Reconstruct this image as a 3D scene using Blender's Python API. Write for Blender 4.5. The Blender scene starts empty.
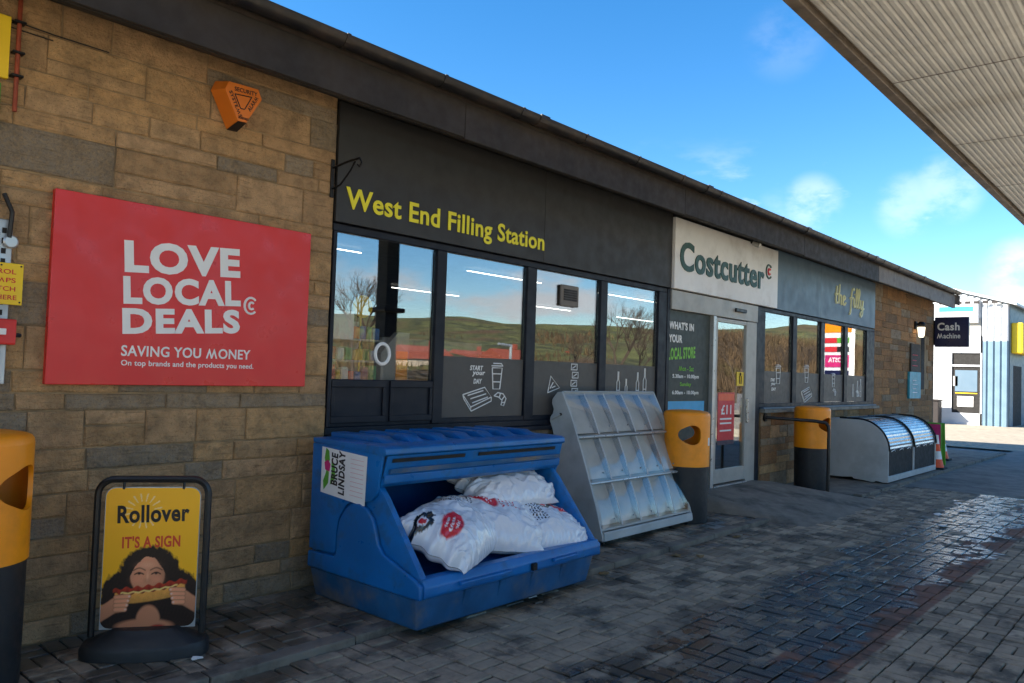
import bpy, bmesh, math, random
import numpy as np
from mathutils import Vector, Matrix, noise

random.seed(7)
SC = bpy.context.scene
COL = SC.collection
rad = math.radians

# ------------------------------------------------------------------ camera
F = 780.0; PX, PY = 512.0, 341.5
xd = np.array([(1205. - PX) / F, (394.5 - PY) / F, 1.]); xd /= np.linalg.norm(xd)   # the shop front's direction
up = np.array([.033, -1., 0.]); up[2] = -(up[0] * xd[0] + up[1] * xd[1]) / xd[2]; up /= np.linalg.norm(up)
RM = np.array([xd, np.cross(up, xd), up])              # rows: world x (along the shop), y (into the shop), z
CAM = np.array([0., -4.93, 1.62])
cam_d = bpy.data.cameras.new('camera'); cam_d.lens = F / 1024 * 36; cam_d.sensor_width = 36
cam_d.clip_start = .05; cam_d.clip_end = 3000
cam = bpy.data.objects.new('camera', cam_d); COL.objects.link(cam)
r_, d_, f_ = RM[:, 0], RM[:, 1], RM[:, 2]
cam.matrix_world = Matrix(((r_[0], -d_[0], -f_[0], CAM[0]), (r_[1], -d_[1], -f_[1], CAM[1]),
                           (r_[2], -d_[2], -f_[2], CAM[2]), (0, 0, 0, 1)))
SC.camera = cam

def ray(u, v): return RM @ np.array([(u - PX) / F, (v - PY) / F, 1.])
def at_y(u, v, y=0.):
    r = ray(u, v); return CAM + r * (y - CAM[1]) / r[1]
def at_x(u, v, x):
    r = ray(u, v); return CAM + r * (x - CAM[0]) / r[0]
def at_z(u, v, z=0.):
    r = ray(u, v); return CAM + r * (z - CAM[2]) / r[2]
def proj(p):
    c = RM.T @ (np.array(p, float) - CAM)
    return (PX + F * c[0] / c[2], PY + F * c[1] / c[2]) if c[2] > .05 else (-9999, -9999)

# ------------------------------------------------------------------ light
SUN_EL, SUN_AZ = 32.0, 140.0            # azimuth counter-clockwise from +x
sdir = Vector((math.cos(rad(SUN_EL)) * math.cos(rad(SUN_AZ)), math.cos(rad(SUN_EL)) * math.sin(rad(SUN_AZ)), math.sin(rad(SUN_EL))))
sun_d = bpy.data.lights.new('sun', 'SUN'); sun_d.energy = 5.0; sun_d.angle = rad(.53); sun_d.color = (1, .93, .82)
sun = bpy.data.objects.new('sun', sun_d); COL.objects.link(sun)
sun.location = (-30, 30, 40); sun.rotation_euler = sdir.to_track_quat('Z', 'Y').to_euler()
W = bpy.data.worlds.new('World'); SC.world = W; W.use_nodes = True
nt = W.node_tree; nt.nodes.clear()
def N(t, typ, **kw):
    n = t.nodes.new(typ)
    for k, v in kw.items():
        if k.startswith('i_'): n.inputs[k[2:]].default_value = v
        else: setattr(n, k, v)
    return n
def math_n(t, op, a, b=None, c=None, clamp=False):
    n = t.nodes.new('ShaderNodeMath'); n.operation = op; n.use_clamp = clamp
    for i, s in enumerate((a, b, c)):
        if s is None: continue
        if isinstance(s, (int, float)): n.inputs[i].default_value = s
        else: t.links.new(s, n.inputs[i])
    return n.outputs[0]
def maprange(t, val, a, b, c=0., d=1.):
    n = t.nodes.new('ShaderNodeMapRange'); n.interpolation_type = 'SMOOTHSTEP'
    t.links.new(val, n.inputs[0])
    for i, q in enumerate((a, b, c, d)): n.inputs[1 + i].default_value = q
    return n.outputs[0]
def mixc(t, fac, a, b, blend='MIX'):
    n = t.nodes.new('ShaderNodeMix'); n.data_type = 'RGBA'; n.blend_type = blend
    if isinstance(fac, (int, float)): n.inputs[0].default_value = fac
    else: t.links.new(fac, n.inputs[0])
    for i, s in ((6, a), (7, b)):
        if isinstance(s, tuple): n.inputs[i].default_value = (*s[:3], 1)
        else: t.links.new(s, n.inputs[i])
    return n.outputs[2]
sky = N(nt, 'ShaderNodeTexSky', sky_type='NISHITA', sun_disc=False, sun_elevation=rad(SUN_EL),
        sun_rotation=rad(90 - SUN_AZ), altitude=100, air_density=1.0, dust_density=.25, ozone_density=3.0)
tc = N(nt, 'ShaderNodeTexCoord')
sep = N(nt, 'ShaderNodeSeparateXYZ'); nt.links.new(tc.outputs['Generated'], sep.inputs[0])
mp = N(nt, 'ShaderNodeMapping'); mp.inputs['Scale'].default_value = (3.2, 3.2, 9.0); mp.inputs['Location'].default_value = (1.7, .4, .2)
nt.links.new(tc.outputs['Generated'], mp.inputs[0])
nz = N(nt, 'ShaderNodeTexNoise', i_Scale=1.6, i_Detail=7.0, i_Roughness=.58); nt.links.new(mp.outputs[0], nz.inputs['Vector'])
band = math_n(nt, 'MULTIPLY', maprange(nt, sep.outputs[2], 0.0, .05), maprange(nt, sep.outputs[2], .14, .30, 1., 0.))
general = math_n(nt, 'MULTIPLY', maprange(nt, nz.outputs[0], .52, .68), band)
mp2 = N(nt, 'ShaderNodeMapping'); mp2.inputs['Scale'].default_value = (13, 13, 22); nt.links.new(tc.outputs['Generated'], mp2.inputs[0])
nz2 = N(nt, 'ShaderNodeTexNoise', i_Scale=1.0, i_Detail=6.0, i_Roughness=.6); nt.links.new(mp2.outputs[0], nz2.inputs['Vector'])
acc = None
for (u, v, rr, s) in ((812, 203, 2.3, .28), (780, 215, 2.1, .10), (912, 205, 2.6, .24), (945, 190, 2.6, .26), (1030, 275, 3.0, .45), (785, 40, 3.0, .06)):
    dv = Vector(ray(u, v)).normalized()
    dp = N(nt, 'ShaderNodeVectorMath', operation='DOT_PRODUCT'); nt.links.new(tc.outputs['Generated'], dp.inputs[0]); dp.inputs[1].default_value = dv
    b = math_n(nt, 'MULTIPLY', maprange(nt, dp.outputs['Value'], math.cos(rad(rr)), 1.0), s)
    acc = b if acc is None else math_n(nt, 'MAXIMUM', acc, b)
wisps = math_n(nt, 'MULTIPLY', acc, maprange(nt, nz2.outputs[0], .34, .62))
cl = math_n(nt, 'MAXIMUM', math_n(nt, 'MULTIPLY', general, .85), wisps, clamp=True)
hs = N(nt, 'ShaderNodeHueSaturation', i_Saturation=1.33, i_Value=1.0); nt.links.new(sky.outputs[0], hs.inputs['Color'])
skyc = mixc(nt, cl, hs.outputs[0], (6.6, 6.5, 6.6))
bg = N(nt, 'ShaderNodeBackground', i_Strength=.078); nt.links.new(skyc, bg.inputs[0])
wo = N(nt, 'ShaderNodeOutputWorld'); nt.links.new(bg.outputs[0], wo.inputs[0])
SC.view_settings.view_transform = 'Standard'; SC.view_settings.look = 'None'
SC.view_settings.exposure = 1.82; SC.view_settings.gamma = 1.0
SC.render.engine = 'CYCLES'; SC.cycles.max_bounces = 10; SC.cycles.transparent_max_bounces = 16

# ------------------------------------------------------------------ materials
def c(r, g, b):
    f = lambda x: (x / 255 / 12.92) if x / 255 <= .04045 else ((x / 255 + .055) / 1.055) ** 2.4
    return (f(r), f(g), f(b))
MATS = {}
def new_mat(name):
    m = bpy.data.materials.new(name); m.use_nodes = True; t = m.node_tree
    b = t.nodes['Principled BSDF']; MATS[name] = m
    return m, t, b
def coords(t, obj=True):
    n = t.nodes.new('ShaderNodeTexCoord' if obj else 'ShaderNodeNewGeometry')
    return n.outputs['Object' if obj else 'Position']
def noise_n(t, vec, scale, detail=4., rough=.55):
    n = N(t, 'ShaderNodeTexNoise', i_Scale=scale, i_Detail=detail, i_Roughness=rough); t.links.new(vec, n.inputs['Vector'])
    return n.outputs[0]
def bump(t, b, h, strength=.3, dist=.01):
    n = N(t, 'ShaderNodeBump', i_Strength=strength, i_Distance=dist); t.links.new(h, n.inputs['Height']); t.links.new(n.outputs[0], b.inputs['Normal'])
def mat(name, col, rough=.55, metal=0., var=.18, scale=5., bmp=0., bscale=80., spec=.5, coat=0., dirt=None, dirt_amt=.5, dscale=3.):
    m, t, b = new_mat(name)
    v = coords(t)
    n1 = noise_n(t, v, scale)
    k = maprange(t, n1, .3, .7, 1 - var, 1 + var)
    cc = mixc(t, 1., tuple(col), N(t, 'ShaderNodeCombineColor').outputs[0], 'MULTIPLY')
    comb = [x for x in t.nodes if x.bl_idname == 'ShaderNodeCombineColor'][-1]
    for i in range(3): t.links.new(k, comb.inputs[i])
    if dirt is not None:
        n2 = noise_n(t, v, dscale, 7., .65)
        cc = mixc(t, math_n(t, 'MULTIPLY', maprange(t, n2, .48, .68), dirt_amt), cc, tuple(dirt))
    t.links.new(cc, b.inputs['Base Color'])
    n3 = noise_n(t, v, scale * 3.1)
    t.links.new(maprange(t, n3, .25, .75, max(0, rough - .1), min(1, rough + .1)), b.inputs['Roughness'])
    b.inputs['Metallic'].default_value = metal; b.inputs['Specular IOR Level'].default_value = spec
    b.inputs['Coat Weight'].default_value = coat
    if bmp: bump(t, b, noise_n(t, v, bscale, 5., .6), bmp, .006)
    return m
def emit(name, col, s):
    m, t, b = new_mat(name); b.inputs['Base Color'].default_value = (*col, 1)
    b.inputs['Emission Color'].default_value = (*col, 1); b.inputs['Emission Strength'].default_value = s
    return m
def stone_mat(name, cols, bmp=.6):
    m, t, b = new_mat(name)
    oi = N(t, 'ShaderNodeObjectInfo'); v = coords(t, False)
    ramp = N(t, 'ShaderNodeValToRGB'); ramp.color_ramp.interpolation = 'LINEAR'
    while len(ramp.color_ramp.elements) < len(cols): ramp.color_ramp.elements.new(.5)
    for i, cc in enumerate(cols):
        e = ramp.color_ramp.elements[i]; e.position = i / (len(cols) - 1); e.color = (*cc, 1)
    t.links.new(oi.outputs['Random'], ramp.inputs[0])
    n1 = noise_n(t, v, 9., 6., .65)
    a = mixc(t, maprange(t, n1, .38, .68, 0, .55), ramp.outputs[0], c(104, 86, 66))
    n2 = noise_n(t, v, 55., 4., .7)
    a = mixc(t, maprange(t, n2, .35, .70, .0, .5), a, c(176, 148, 110))
    n7 = noise_n(t, v, 130., 3., .7); a = mixc(t, maprange(t, n7, .56, .7, 0, .6), a, c(78, 64, 50))
    n4 = noise_n(t, v, 2.2, 6., .6)
    a = mixc(t, maprange(t, n4, .5, .75, 0, .42), a, c(58, 52, 46))
    mpz = N(t, 'ShaderNodeMapping'); mpz.inputs['Scale'].default_value = (5, 5, 60); t.links.new(v, mpz.inputs[0])
    n8 = noise_n(t, mpz.outputs[0], 1., 5., .6); a = mixc(t, maprange(t, n8, .54, .70, 0, .42), a, c(84, 68, 50))
    t.links.new(a, b.inputs['Base Color']); b.inputs['Roughness'].default_value = .88; b.inputs['Specular IOR Level'].default_value = .2
    n3 = noise_n(t, v, 26., 8., .68)
    bump(t, b, math_n(t, 'ADD', n3, math_n(t, 'MULTIPLY', n1, 1.2)), min(1, bmp * 1.3), .045)
    return m
stone_mat('stone_warm', [c(200, 158, 110), c(210, 166, 116), c(190, 150, 106), c(206, 166, 124), c(182, 144, 104), c(214, 174, 128)])
stone_mat('stone_grey', [c(146, 132, 114), c(158, 142, 122), c(136, 124, 108)])
stone_mat('stone_brown', [c(150, 104, 66), c(172, 120, 76), c(128, 92, 64), c(184, 132, 84), c(112, 88, 70), c(160, 112, 72)])
mat('mortar', c(150, 126, 94), .95, bmp=.5, bscale=120, dirt=c(60, 54, 48), dirt_amt=.6)

def paver_mat(name):
    m, t, b = new_mat(name)
    g = N(t, 'ShaderNodeNewGeometry'); pos = g.outputs['Position']
    s = N(t, 'ShaderNodeSeparateXYZ'); t.links.new(pos, s.inputs[0]); x, y = s.outputs[0], s.outputs[1]
    n1 = noise_n(t, pos, 1.3, 5., .6)
    wob = math_n(t, 'MULTIPLY', math_n(t, 'SUBTRACT', n1, .5), 1.0)
    yy = math_n(t, 'ADD', y, wob)
    wet = math_n(t, 'MULTIPLY', maprange(t, yy, -2.2, -2.4), maprange(t, yy, -3.36, -3.18))
    wet = math_n(t, 'MULTIPLY', wet, maprange(t, x, 2.6, 3.6))
    n6 = noise_n(t, pos, 4.5, 5., .6)
    wet = math_n(t, 'MULTIPLY', wet, maprange(t, n6, .34, .52))
    kw = math_n(t, 'MULTIPLY', maprange(t, math_n(t, 'ADD', y, math_n(t, 'MULTIPLY', wob, .35)), -1.42, -1.24), maprange(t, noise_n(t, pos, 2.2), .40, .56))   # damp strip by the kerb
    wet = math_n(t, 'MAXIMUM', wet, math_n(t, 'MULTIPLY', kw, .75))
    ramp = N(t, 'ShaderNodeValToRGB')
    for i, (p, cc) in enumerate(((0., c(120, 108, 93)), (1., c(178, 161, 138)))):
        ramp.color_ramp.elements[i].position = p; ramp.color_ramp.elements[i].color = (*cc, 1)
    t.links.new(g.outputs['Random Per Island'], ramp.inputs[0])
    red = math_n(t, 'MULTIPLY', maprange(t, y, -2.99, -3.01), maprange(t, y, -3.41, -3.39))
    a = mixc(t, math_n(t, 'MULTIPLY', red, .85), ramp.outputs[0], c(118, 76, 62))
    n2 = noise_n(t, pos, 14., 6., .65)
    a = mixc(t, maprange(t, n2, .4, .72, 0, .45), a, c(92, 85, 76))
    n5 = noise_n(t, pos, 2.6, 6., .65)
    a = mixc(t, maprange(t, n5, .48, .64, 0, .75), a, c(52, 49, 45))
    a = mixc(t, math_n(t, 'MULTIPLY', wet, .88), a, c(22, 21, 21))
    t.links.new(a, b.inputs['Base Color'])
    n3 = noise_n(t, pos, 38., 5., .6)
    rr = math_n(t, 'ADD', maprange(t, wet, .1, .9, .90, .25), math_n(t, 'MULTIPLY', math_n(t, 'SUBTRACT', n3, .5), .14))
    t.links.new(rr, b.inputs['Roughness'])
    bump(t, b, noise_n(t, pos, 90., 5., .65), .28, .004)
    return m
paver_mat('paver')
mat('bed', c(48, 44, 39), .95, bmp=.5, bscale=150)
mat('asphalt', c(120, 116, 110), .9, bmp=.4, bscale=160, dirt=c(50, 48, 46), dscale=.8)
mat('apron_concrete', c(206, 190, 160), .9, bmp=.3, bscale=60, dirt=c(150, 140, 122), dscale=.5)  # kept pale so the unseen apron bounces warm sunlight onto shop front and soffit
mat('yard_concrete', c(150, 140, 122), .9, bmp=.3, bscale=60, dirt=c(120, 112, 100), dscale=.5)
mat('concrete', c(122, 115, 104), .9, bmp=.5, bscale=110, dirt=c(54, 51, 48), dirt_amt=.75, dscale=1.8)
mat('kerb_stone', c(116, 108, 97), .9, bmp=.6, bscale=70, dirt=c(48, 46, 42), dirt_amt=.85, dscale=2.4)
mat('sill_stone', c(130, 126, 116), .85, bmp=.4, dirt=c(70, 66, 58))
mat('navy', c(19, 23, 34), .5, var=.1, scale=3, bmp=.04, dirt=c(40, 42, 46), dirt_amt=.25, spec=.3)
mat('charcoal_panel', c(42, 41, 40), .55, var=.06, scale=2, dirt=c(36, 36, 36), dirt_amt=.4, dscale=1.2)
mat('fascia_wood', c(42, 36, 31), .7, var=.25, scale=3, bmp=.2, dirt=c(28, 24, 21), dirt_amt=.6, dscale=2)
mat('fascia_pale', c(120, 112, 104), .7, var=.2, scale=3, dirt=c(64, 56, 50), dirt_amt=.6)
mat('black_plastic', c(26, 25, 25), .42, var=.2, scale=6)
mat('gutter_black', c(28, 26, 25), .45, var=.3, scale=3, dirt=c(70, 54, 42), dirt_amt=.5, dscale=3)
mat('roof_tile', c(62, 52, 46), .85, var=.3, bmp=.4, dirt=c(80, 74, 62))
mat('red_sign', c(214, 38, 33), .35, var=.03, scale=2)
mat('white_print', c(232, 230, 226), .5, var=.03)
mat('offwhite_panel', c(230, 228, 224), .5, var=.05, scale=2, dirt=c(160, 150, 138), dirt_amt=.35, dscale=1.5)
mat('green_print', c(30, 74, 66), .5, var=.04)
mat('red_print', c(206, 44, 50), .5, var=.04)
mat('blue_fascia', c(88, 110, 126), .5, var=.04, scale=1.5, dirt=c(80, 100, 114), dirt_amt=.3, dscale=1)
mat('cream_print', c(220, 220, 172), .5, var=.03)
mat('yellow_print', c(232, 218, 40), .5, var=.03)
mat('pale_frame', c(168, 164, 156), .42, var=.06, dirt=c(110, 104, 96), dirt_amt=.3)
mat('alu', c(190, 190, 188), .35, .6, var=.08)
mat('vinyl', c(86, 82, 78), .5, var=.02, spec=.3)
mat('vinyl_green', c(58, 64, 60), .5, var=.02, spec=.3)
mat('lime', c(120, 190, 50), .5, var=.05)
mat('sky_blue_print', c(50, 160, 210), .45, var=.05)
mat('skip_blue', c(10, 102, 170), .36, var=.16, scale=3, bmp=.08, bscale=30, dirt=c(40, 84, 118), dirt_amt=.7, dscale=6)
mat('skip_plinth', c(24, 84, 128), .55, var=.2, scale=4, bmp=.1, bscale=40, dirt=c(118, 108, 94), dirt_amt=1.0, dscale=1.3)
mat('skip_inside', c(14, 84, 146), .5, var=.15)
mat('bin_yellow', c(250, 150, 12), .4, var=.06, scale=4, dirt=c(190, 112, 20), dirt_amt=.35)
mat('bin_black', c(34, 35, 37), .55, var=.15, scale=6, bmp=.12, bscale=200)
mat('metal_grey', c(176, 180, 180), .5, .0, var=.08, scale=3, bmp=.04, dirt=c(140, 138, 132), dirt_amt=.4, dscale=2)
mat('metal_inner', c(176, 176, 172), .6, .0, var=.06, scale=5, dirt=c(140, 138, 132), dirt_amt=.3)
mat('steel', c(180, 182, 184), .3, .9, var=.1)
mat('rubber', c(30, 30, 30), .8)
mat('orange_box', c(218, 116, 30), .4, var=.05)
mat('dark_print', c(34, 26, 24), .6)
mat('iron', c(24, 22, 22), .5, .3)
mat('canopy_panel', c(200, 199, 196), .5, .0, var=.12, scale=1.2, dirt=c(164, 154, 140), dirt_amt=.5, dscale=1.0)
mat('canopy_trim', c(116, 104, 92), .55, var=.15, dirt=c(70, 62, 54), dirt_amt=.6)
mat('column_dark', c(26, 26, 28), .6)
mat('copper_pipe', c(140, 62, 36), .55, .2, var=.25, scale=12)
mat('yellow_board', c(236, 196, 24), .5, var=.04)
mat('galv', c(170, 176, 180), .4, .5, var=.15)
mat('red_box', c(200, 36, 30), .45)
mat('navy_sign', c(20, 24, 62), .35, var=.05)
mat('sign_text', c(236, 228, 212), .5, var=.03)
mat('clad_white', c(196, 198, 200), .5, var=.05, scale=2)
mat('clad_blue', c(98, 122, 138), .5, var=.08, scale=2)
mat('dark_interior', c(30, 28, 26), .8)
mat('shelf_white', c(190, 188, 182), .6)
mat('interior_wall', c(70, 64, 56), .8)
mat('interior_ceiling', c(60, 58, 55), .8)
mat('interior_floor', c(60, 54, 48), .6)
mat('orange_print', c(236, 96, 50), .5, var=.05)
mat('sign_red', c(214, 66, 30), .5, var=.04)
mat('cone_orange', c(232, 84, 36), .5)
mat('magenta_print', c(200, 40, 110), .5)
mat('green_frame', c(90, 160, 50), .5)
mat('teal_print', c(50, 150, 170), .5)
mat('grass_hill', c(82, 84, 42), .95, var=.6, scale=.2, dirt=c(88, 66, 42), dirt_amt=1.0, dscale=.05)
mat('scrub', c(72, 56, 36), .95, var=.4, scale=.8, dirt=c(60, 48, 30), dirt_amt=.9, dscale=.3)
mat('twigs', c(84, 66, 44), .9, var=.5, scale=.6, dirt=c(100, 96, 56), dirt_amt=.8, dscale=.12)
mat('bark', c(76, 64, 52), .9, var=.2)
mat('house_wall', c(176, 160, 140), .85, var=.08)
mat('house_roof', c(140, 70, 52), .85, var=.15)
mat('hedge', c(84, 74, 40), .9, var=.5, scale=2)
mat('leaf_dry', c(120, 96, 60), .8)
emit('tube_light', (1, .97, .9), 3.0)
emit('lamp_glow', (1, .86, .6), 1.0)

def glass_mat(name, tint=(.82, .84, .82), ior=.2, gain=1., rough=0.0, wave=.0):
    m, t, b = new_mat(name); t.nodes.remove(b)
    lw = N(t, 'ShaderNodeLayerWeight', i_Blend=.5); fac = math_n(t, 'ADD', math_n(t, 'MULTIPLY', math_n(t, 'POWER', lw.outputs['Facing'], 4.0), 1 - ior), ior)
    tr = N(t, 'ShaderNodeBsdfTransparent'); tr.inputs[0].default_value = (*tint, 1)
    gl = N(t, 'ShaderNodeBsdfGlossy', i_Roughness=rough); gl.inputs[0].default_value = (.97, .98, 1, 1)
    if wave:
        bp = N(t, 'ShaderNodeBump', i_Strength=wave, i_Distance=.02)
        t.links.new(noise_n(t, coords(t, False), 1.4, 2.), bp.inputs['Height']); t.links.new(bp.outputs[0], gl.inputs['Normal'])
    mx = N(t, 'ShaderNodeMixShader'); t.links.new(math_n(t, 'MULTIPLY', fac, gain, clamp=True), mx.inputs[0])
    t.links.new(tr.outputs[0], mx.inputs[1]); t.links.new(gl.outputs[0], mx.inputs[2])
    t.links.new(mx.outputs[0], t.nodes['Material Output'].inputs[0]); return m
glass_mat('glass', (.90, .91, .90), .16, 1., 0., .012)
glass_mat('acrylic', (.95, .96, .96), .05, .9, .07, .2)
glass_mat('acrylic_divider', (.72, .77, .82), .12, 1., .2)

def vcol_mat(name, rough=.45, spec=.4, bmp=0, bscale=30.):
    m, t, b = new_mat(name)
    a = N(t, 'ShaderNodeVertexColor'); a.layer_name = 'Col'; t.links.new(a.outputs[0], b.inputs['Base Color'])
    b.inputs['Roughness'].default_value = rough; b.inputs['Specular IOR Level'].default_value = spec
    if bmp: bump(t, b, noise_n(t, coords(t), bscale, 5.), bmp, .02)
    return m
vcol_mat('poster_print', .35)
vcol_mat('bag_plastic', .16, .7, .35, 8.)
vcol_mat('product_print', .5)

# ------------------------------------------------------------------ mesh helpers
def wmat(o):
    m = o.matrix_basis.copy()
    return (wmat(o.parent) @ o.matrix_parent_inverse @ m) if o.parent else m
def setp(o, parent):
    if parent is not None:
        o.parent = parent; o.matrix_parent_inverse = wmat(parent).inverted()
def tag(o, label=None, cat=None, group=None, kind=None):
    if label: o['label'] = label
    if cat: o['category'] = cat
    if group: o['group'] = group
    if kind: o['kind'] = kind
    return o
def thing(name, label, cat, loc=(0, 0, 0), group=None):
    o = bpy.data.objects.new(name, None); o.empty_display_size = .1; COL.objects.link(o); o.location = loc
    return tag(o, label, cat, group)
def link(name, me, m, parent=None):
    if m is not None:
        me.materials.clear(); me.materials.append(MATS[m] if isinstance(m, str) else m)
    o = bpy.data.objects.new(name, me); COL.objects.link(o); setp(o, parent); return o

class MB:
    def __init__(s): s.v = []; s.f = []
    def add(s, vs, fs):
        k = len(s.v); s.v += [tuple(p) for p in vs]; s.f += [tuple(i + k for i in f) for f in fs]; return s
    def box(s, x0, x1, y0, y1, z0, z1):
        return s.add([(x, y, z) for x in (x0, x1) for y in (y0, y1) for z in (z0, z1)],
                     [(0, 1, 3, 2), (4, 6, 7, 5), (0, 4, 5, 1), (2, 3, 7, 6), (0, 2, 6, 4), (1, 5, 7, 3)])
    def prism(s, poly, a, b, axis='x'):
        def P(p, q):
            return (q, p[0], p[1]) if axis == 'x' else ((p[0], q, p[1]) if axis == 'y' else (p[0], p[1], q))
        n = len(poly); vs = [P(p, a) for p in poly] + [P(p, b) for p in poly]
        return s.add(vs, [tuple(range(n)), tuple(range(2 * n - 1, n - 1, -1))] + [(i, (i + 1) % n, n + (i + 1) % n, n + i) for i in range(n)])
    def tube(s, pts, r, n=8, caps=True, r1=None):
        pts = [Vector(p) for p in pts]; m = len(pts); rings = []
        prev = None
        for i, p in enumerate(pts):
            d = (pts[min(i + 1, m - 1)] - pts[max(i - 1, 0)]).normalized()
            if prev is None:
                a = d.orthogonal().normalized()
            else:
                a = (prev - d * prev.dot(d)); a = a.normalized() if a.length > 1e-6 else d.orthogonal().normalized()
            prev = a; b = d.cross(a)
            rr = r if r1 is None else r + (r1 - r) * i / (m - 1)
            rings.append([p + (a * math.cos(2 * math.pi * k / n) + b * math.sin(2 * math.pi * k / n)) * rr for k in range(n)])
        vs = [q for R_ in rings for q in R_]
        fs = [(i * n + k, i * n + (k + 1) % n, (i + 1) * n + (k + 1) % n, (i + 1) * n + k) for i in range(m - 1) for k in range(n)]
        if caps: fs += [tuple(range(n - 1, -1, -1)), tuple((m - 1) * n + k for k in range(n))]
        return s.add(vs, fs)
    def lathe(s, prof, cx, cy, n=32, close=False):
        m = len(prof)
        vs = [(cx + r * math.cos(2 * math.pi * k / n), cy + r * math.sin(2 * math.pi * k / n), z) for r, z in prof for k in range(n)]
        rng = range(m if close else m - 1)
        fs = [(i * n + k, i * n + (k + 1) % n, ((i + 1) % m) * n + (k + 1) % n, ((i + 1) % m) * n + k) for i in rng for k in range(n)]
        if not close: fs += [tuple(range(n - 1, -1, -1)), tuple((m - 1) * n + k for k in range(n))]
        return s.add(vs, fs)
    def mesh(s, name, bevel=0., seg=2, smooth=False, fix=True):
        me = bpy.data.meshes.new(name); me.from_pydata(s.v, [], s.f)
        bm = bmesh.new(); bm.from_mesh(me)
        if fix: bmesh.ops.recalc_face_normals(bm, faces=bm.faces)
        if bevel:
            ed = [e for e in bm.edges if len(e.link_faces) == 2 and e.calc_face_angle(0) > .5]
            bmesh.ops.bevel(bm, geom=ed, offset=bevel, segments=seg, affect='EDGES', profile=.6, clamp_overlap=True)
        bm.to_mesh(me); bm.free()
        if smooth:
            me.shade_smooth()
            try: me.set_sharp_from_angle(angle=rad(38))
            except Exception: pass
        return me
    def build(s, name, m, parent=None, bevel=0., seg=2, smooth=False, fix=True):
        return link(name, s.mesh(name, bevel, seg, smooth, fix), m, parent)
def box(name, m, parent, x0, x1, y0, y1, z0, z1, bevel=0.):
    return MB().box(min(x0, x1), max(x0, x1), min(y0, y1), max(y0, y1), min(z0, z1), max(z0, z1)).build(name, m, parent, bevel, 1)
def struct(o): o['kind'] = 'structure'; return o

WALLF = (Vector((1, 0, 0)), Vector((0, 0, 1)))            # a frame's right and up seen from in front
def text(name, body, m, parent, o, w, h, frame=WALLF, off=0., depth=.002, shear=0., rot=0., font_space=1.0, mode='bbox'):
    cu = bpy.data.curves.new('t', 'FONT'); cu.body = body.replace('M', 'W'); cu.size = 1; cu.extrude = .5; cu.offset = off; cu.shear = shear
    cu.resolution_u = 4; cu.fill_mode = 'BOTH'; cu.space_character = font_space if font_space != 1.0 else 1 + 2.6 * off; cu.space_line = .95; cu.align_x = 'LEFT'
    ob = bpy.data.objects.new('t', cu)
    me = bpy.data.meshes.new_from_object(ob); bpy.data.objects.remove(ob); bpy.data.curves.remove(cu)
    bm = bmesh.new(); bm.from_mesh(me)
    if 'M' in body:                                        # the built-in M fills badly: use a W turned over
        seen = set(); grp = {}
        for v0 in bm.verts:
            if v0 in seen: continue
            comp = [v0]; seen.add(v0)
            for q in comp:
                for e in q.link_edges:
                    w_ = e.other_vert(q)
                    if w_ not in seen: seen.add(w_); comp.append(w_)
            a_, b_ = min(q.co.x for q in comp), max(q.co.x for q in comp)
            grp.setdefault((round(a_, 2), round(b_, 2)), []).extend(comp)
        outer = [k for k in sorted(grp) if not any(k2 != k and k2[0] <= k[0] + .005 and k[1] <= k2[1] + .005 for k2 in grp)]
        for ch, key in zip(body.replace(' ', ''), outer):
            if ch == 'M':
                vs_ = grp[key]; mx = (key[0] + key[1]) / 2; my = (min(q.co.y for q in vs_) + max(q.co.y for q in vs_)) / 2
                for q in vs_: q.co.x = mx + (mx - q.co.x) * .86; q.co.y = 2 * my - q.co.y
    xs = [v.co.x for v in bm.verts]; ys = [v.co.y for v in bm.verts]
    x0, x1, y0, y1 = min(xs), max(xs), min(ys), max(ys)
    sx = w / (x1 - x0); sy = h / (y1 - y0) if h else sx
    r, u = frame; n = r.cross(u); o = Vector(o); cr, sr = math.cos(rot), math.sin(rot)
    for v in bm.verts:
        a, b = (v.co.x - x0) * sx, (v.co.y - y0) * sy
        a, b = a * cr - b * sr, a * sr + b * cr
        v.co = o + r * a + u * b + n * (depth * (.1 if v.co.z < 0 else 1.))
    for f in bm.faces: f.smooth = False
    bm.to_mesh(me); bm.free(); me.name = name
    return link(name, me, m, parent)
def strokes(name, m, parent, lines, o, sx, sy, frame=WALLF, r=.004, lift=.002, smooth=False):
    b = MB(); R, U = frame; n = R.cross(U); o = Vector(o)
    for ln in lines:
        pts = ln
        if smooth and len(ln) > 2:
            pts = []
            L = [ln[0]] + list(ln) + [ln[-1]]
            for i in range(1, len(L) - 2):
                p0, p1, p2, p3 = (np.array(q, float) for q in L[i - 1:i + 3])
                for q in np.linspace(0, 1, 7)[:-1]:
                    pts.append(.5 * (2 * p1 + (p2 - p0) * q + (2 * p0 - 5 * p1 + 4 * p2 - p3) * q * q + (3 * p1 - p0 - 3 * p2 + p3) * q ** 3))
            pts.append(np.array(ln[-1], float))
        b.tube([o + R * (p[0] * sx) + U * (p[1] * sy) + n * lift for p in pts], r, 5)
    return b.build(name, m, parent)
def polyflat(name, m, parent, poly, o, frame=WALLF, thick=.002, lift=0.):
    R, U = frame; n = R.cross(U); o = Vector(o)
    k = len(poly); a = [o + R * p[0] + U * p[1] + n * lift for p in poly]
    return MB().add(a + [p + n * thick for p in a], [tuple(range(k)), tuple(range(2 * k - 1, k - 1, -1))] + [(i, (i + 1) % k, k + (i + 1) % k, k + i) for i in range(k)]).build(name, m, parent)
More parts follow.
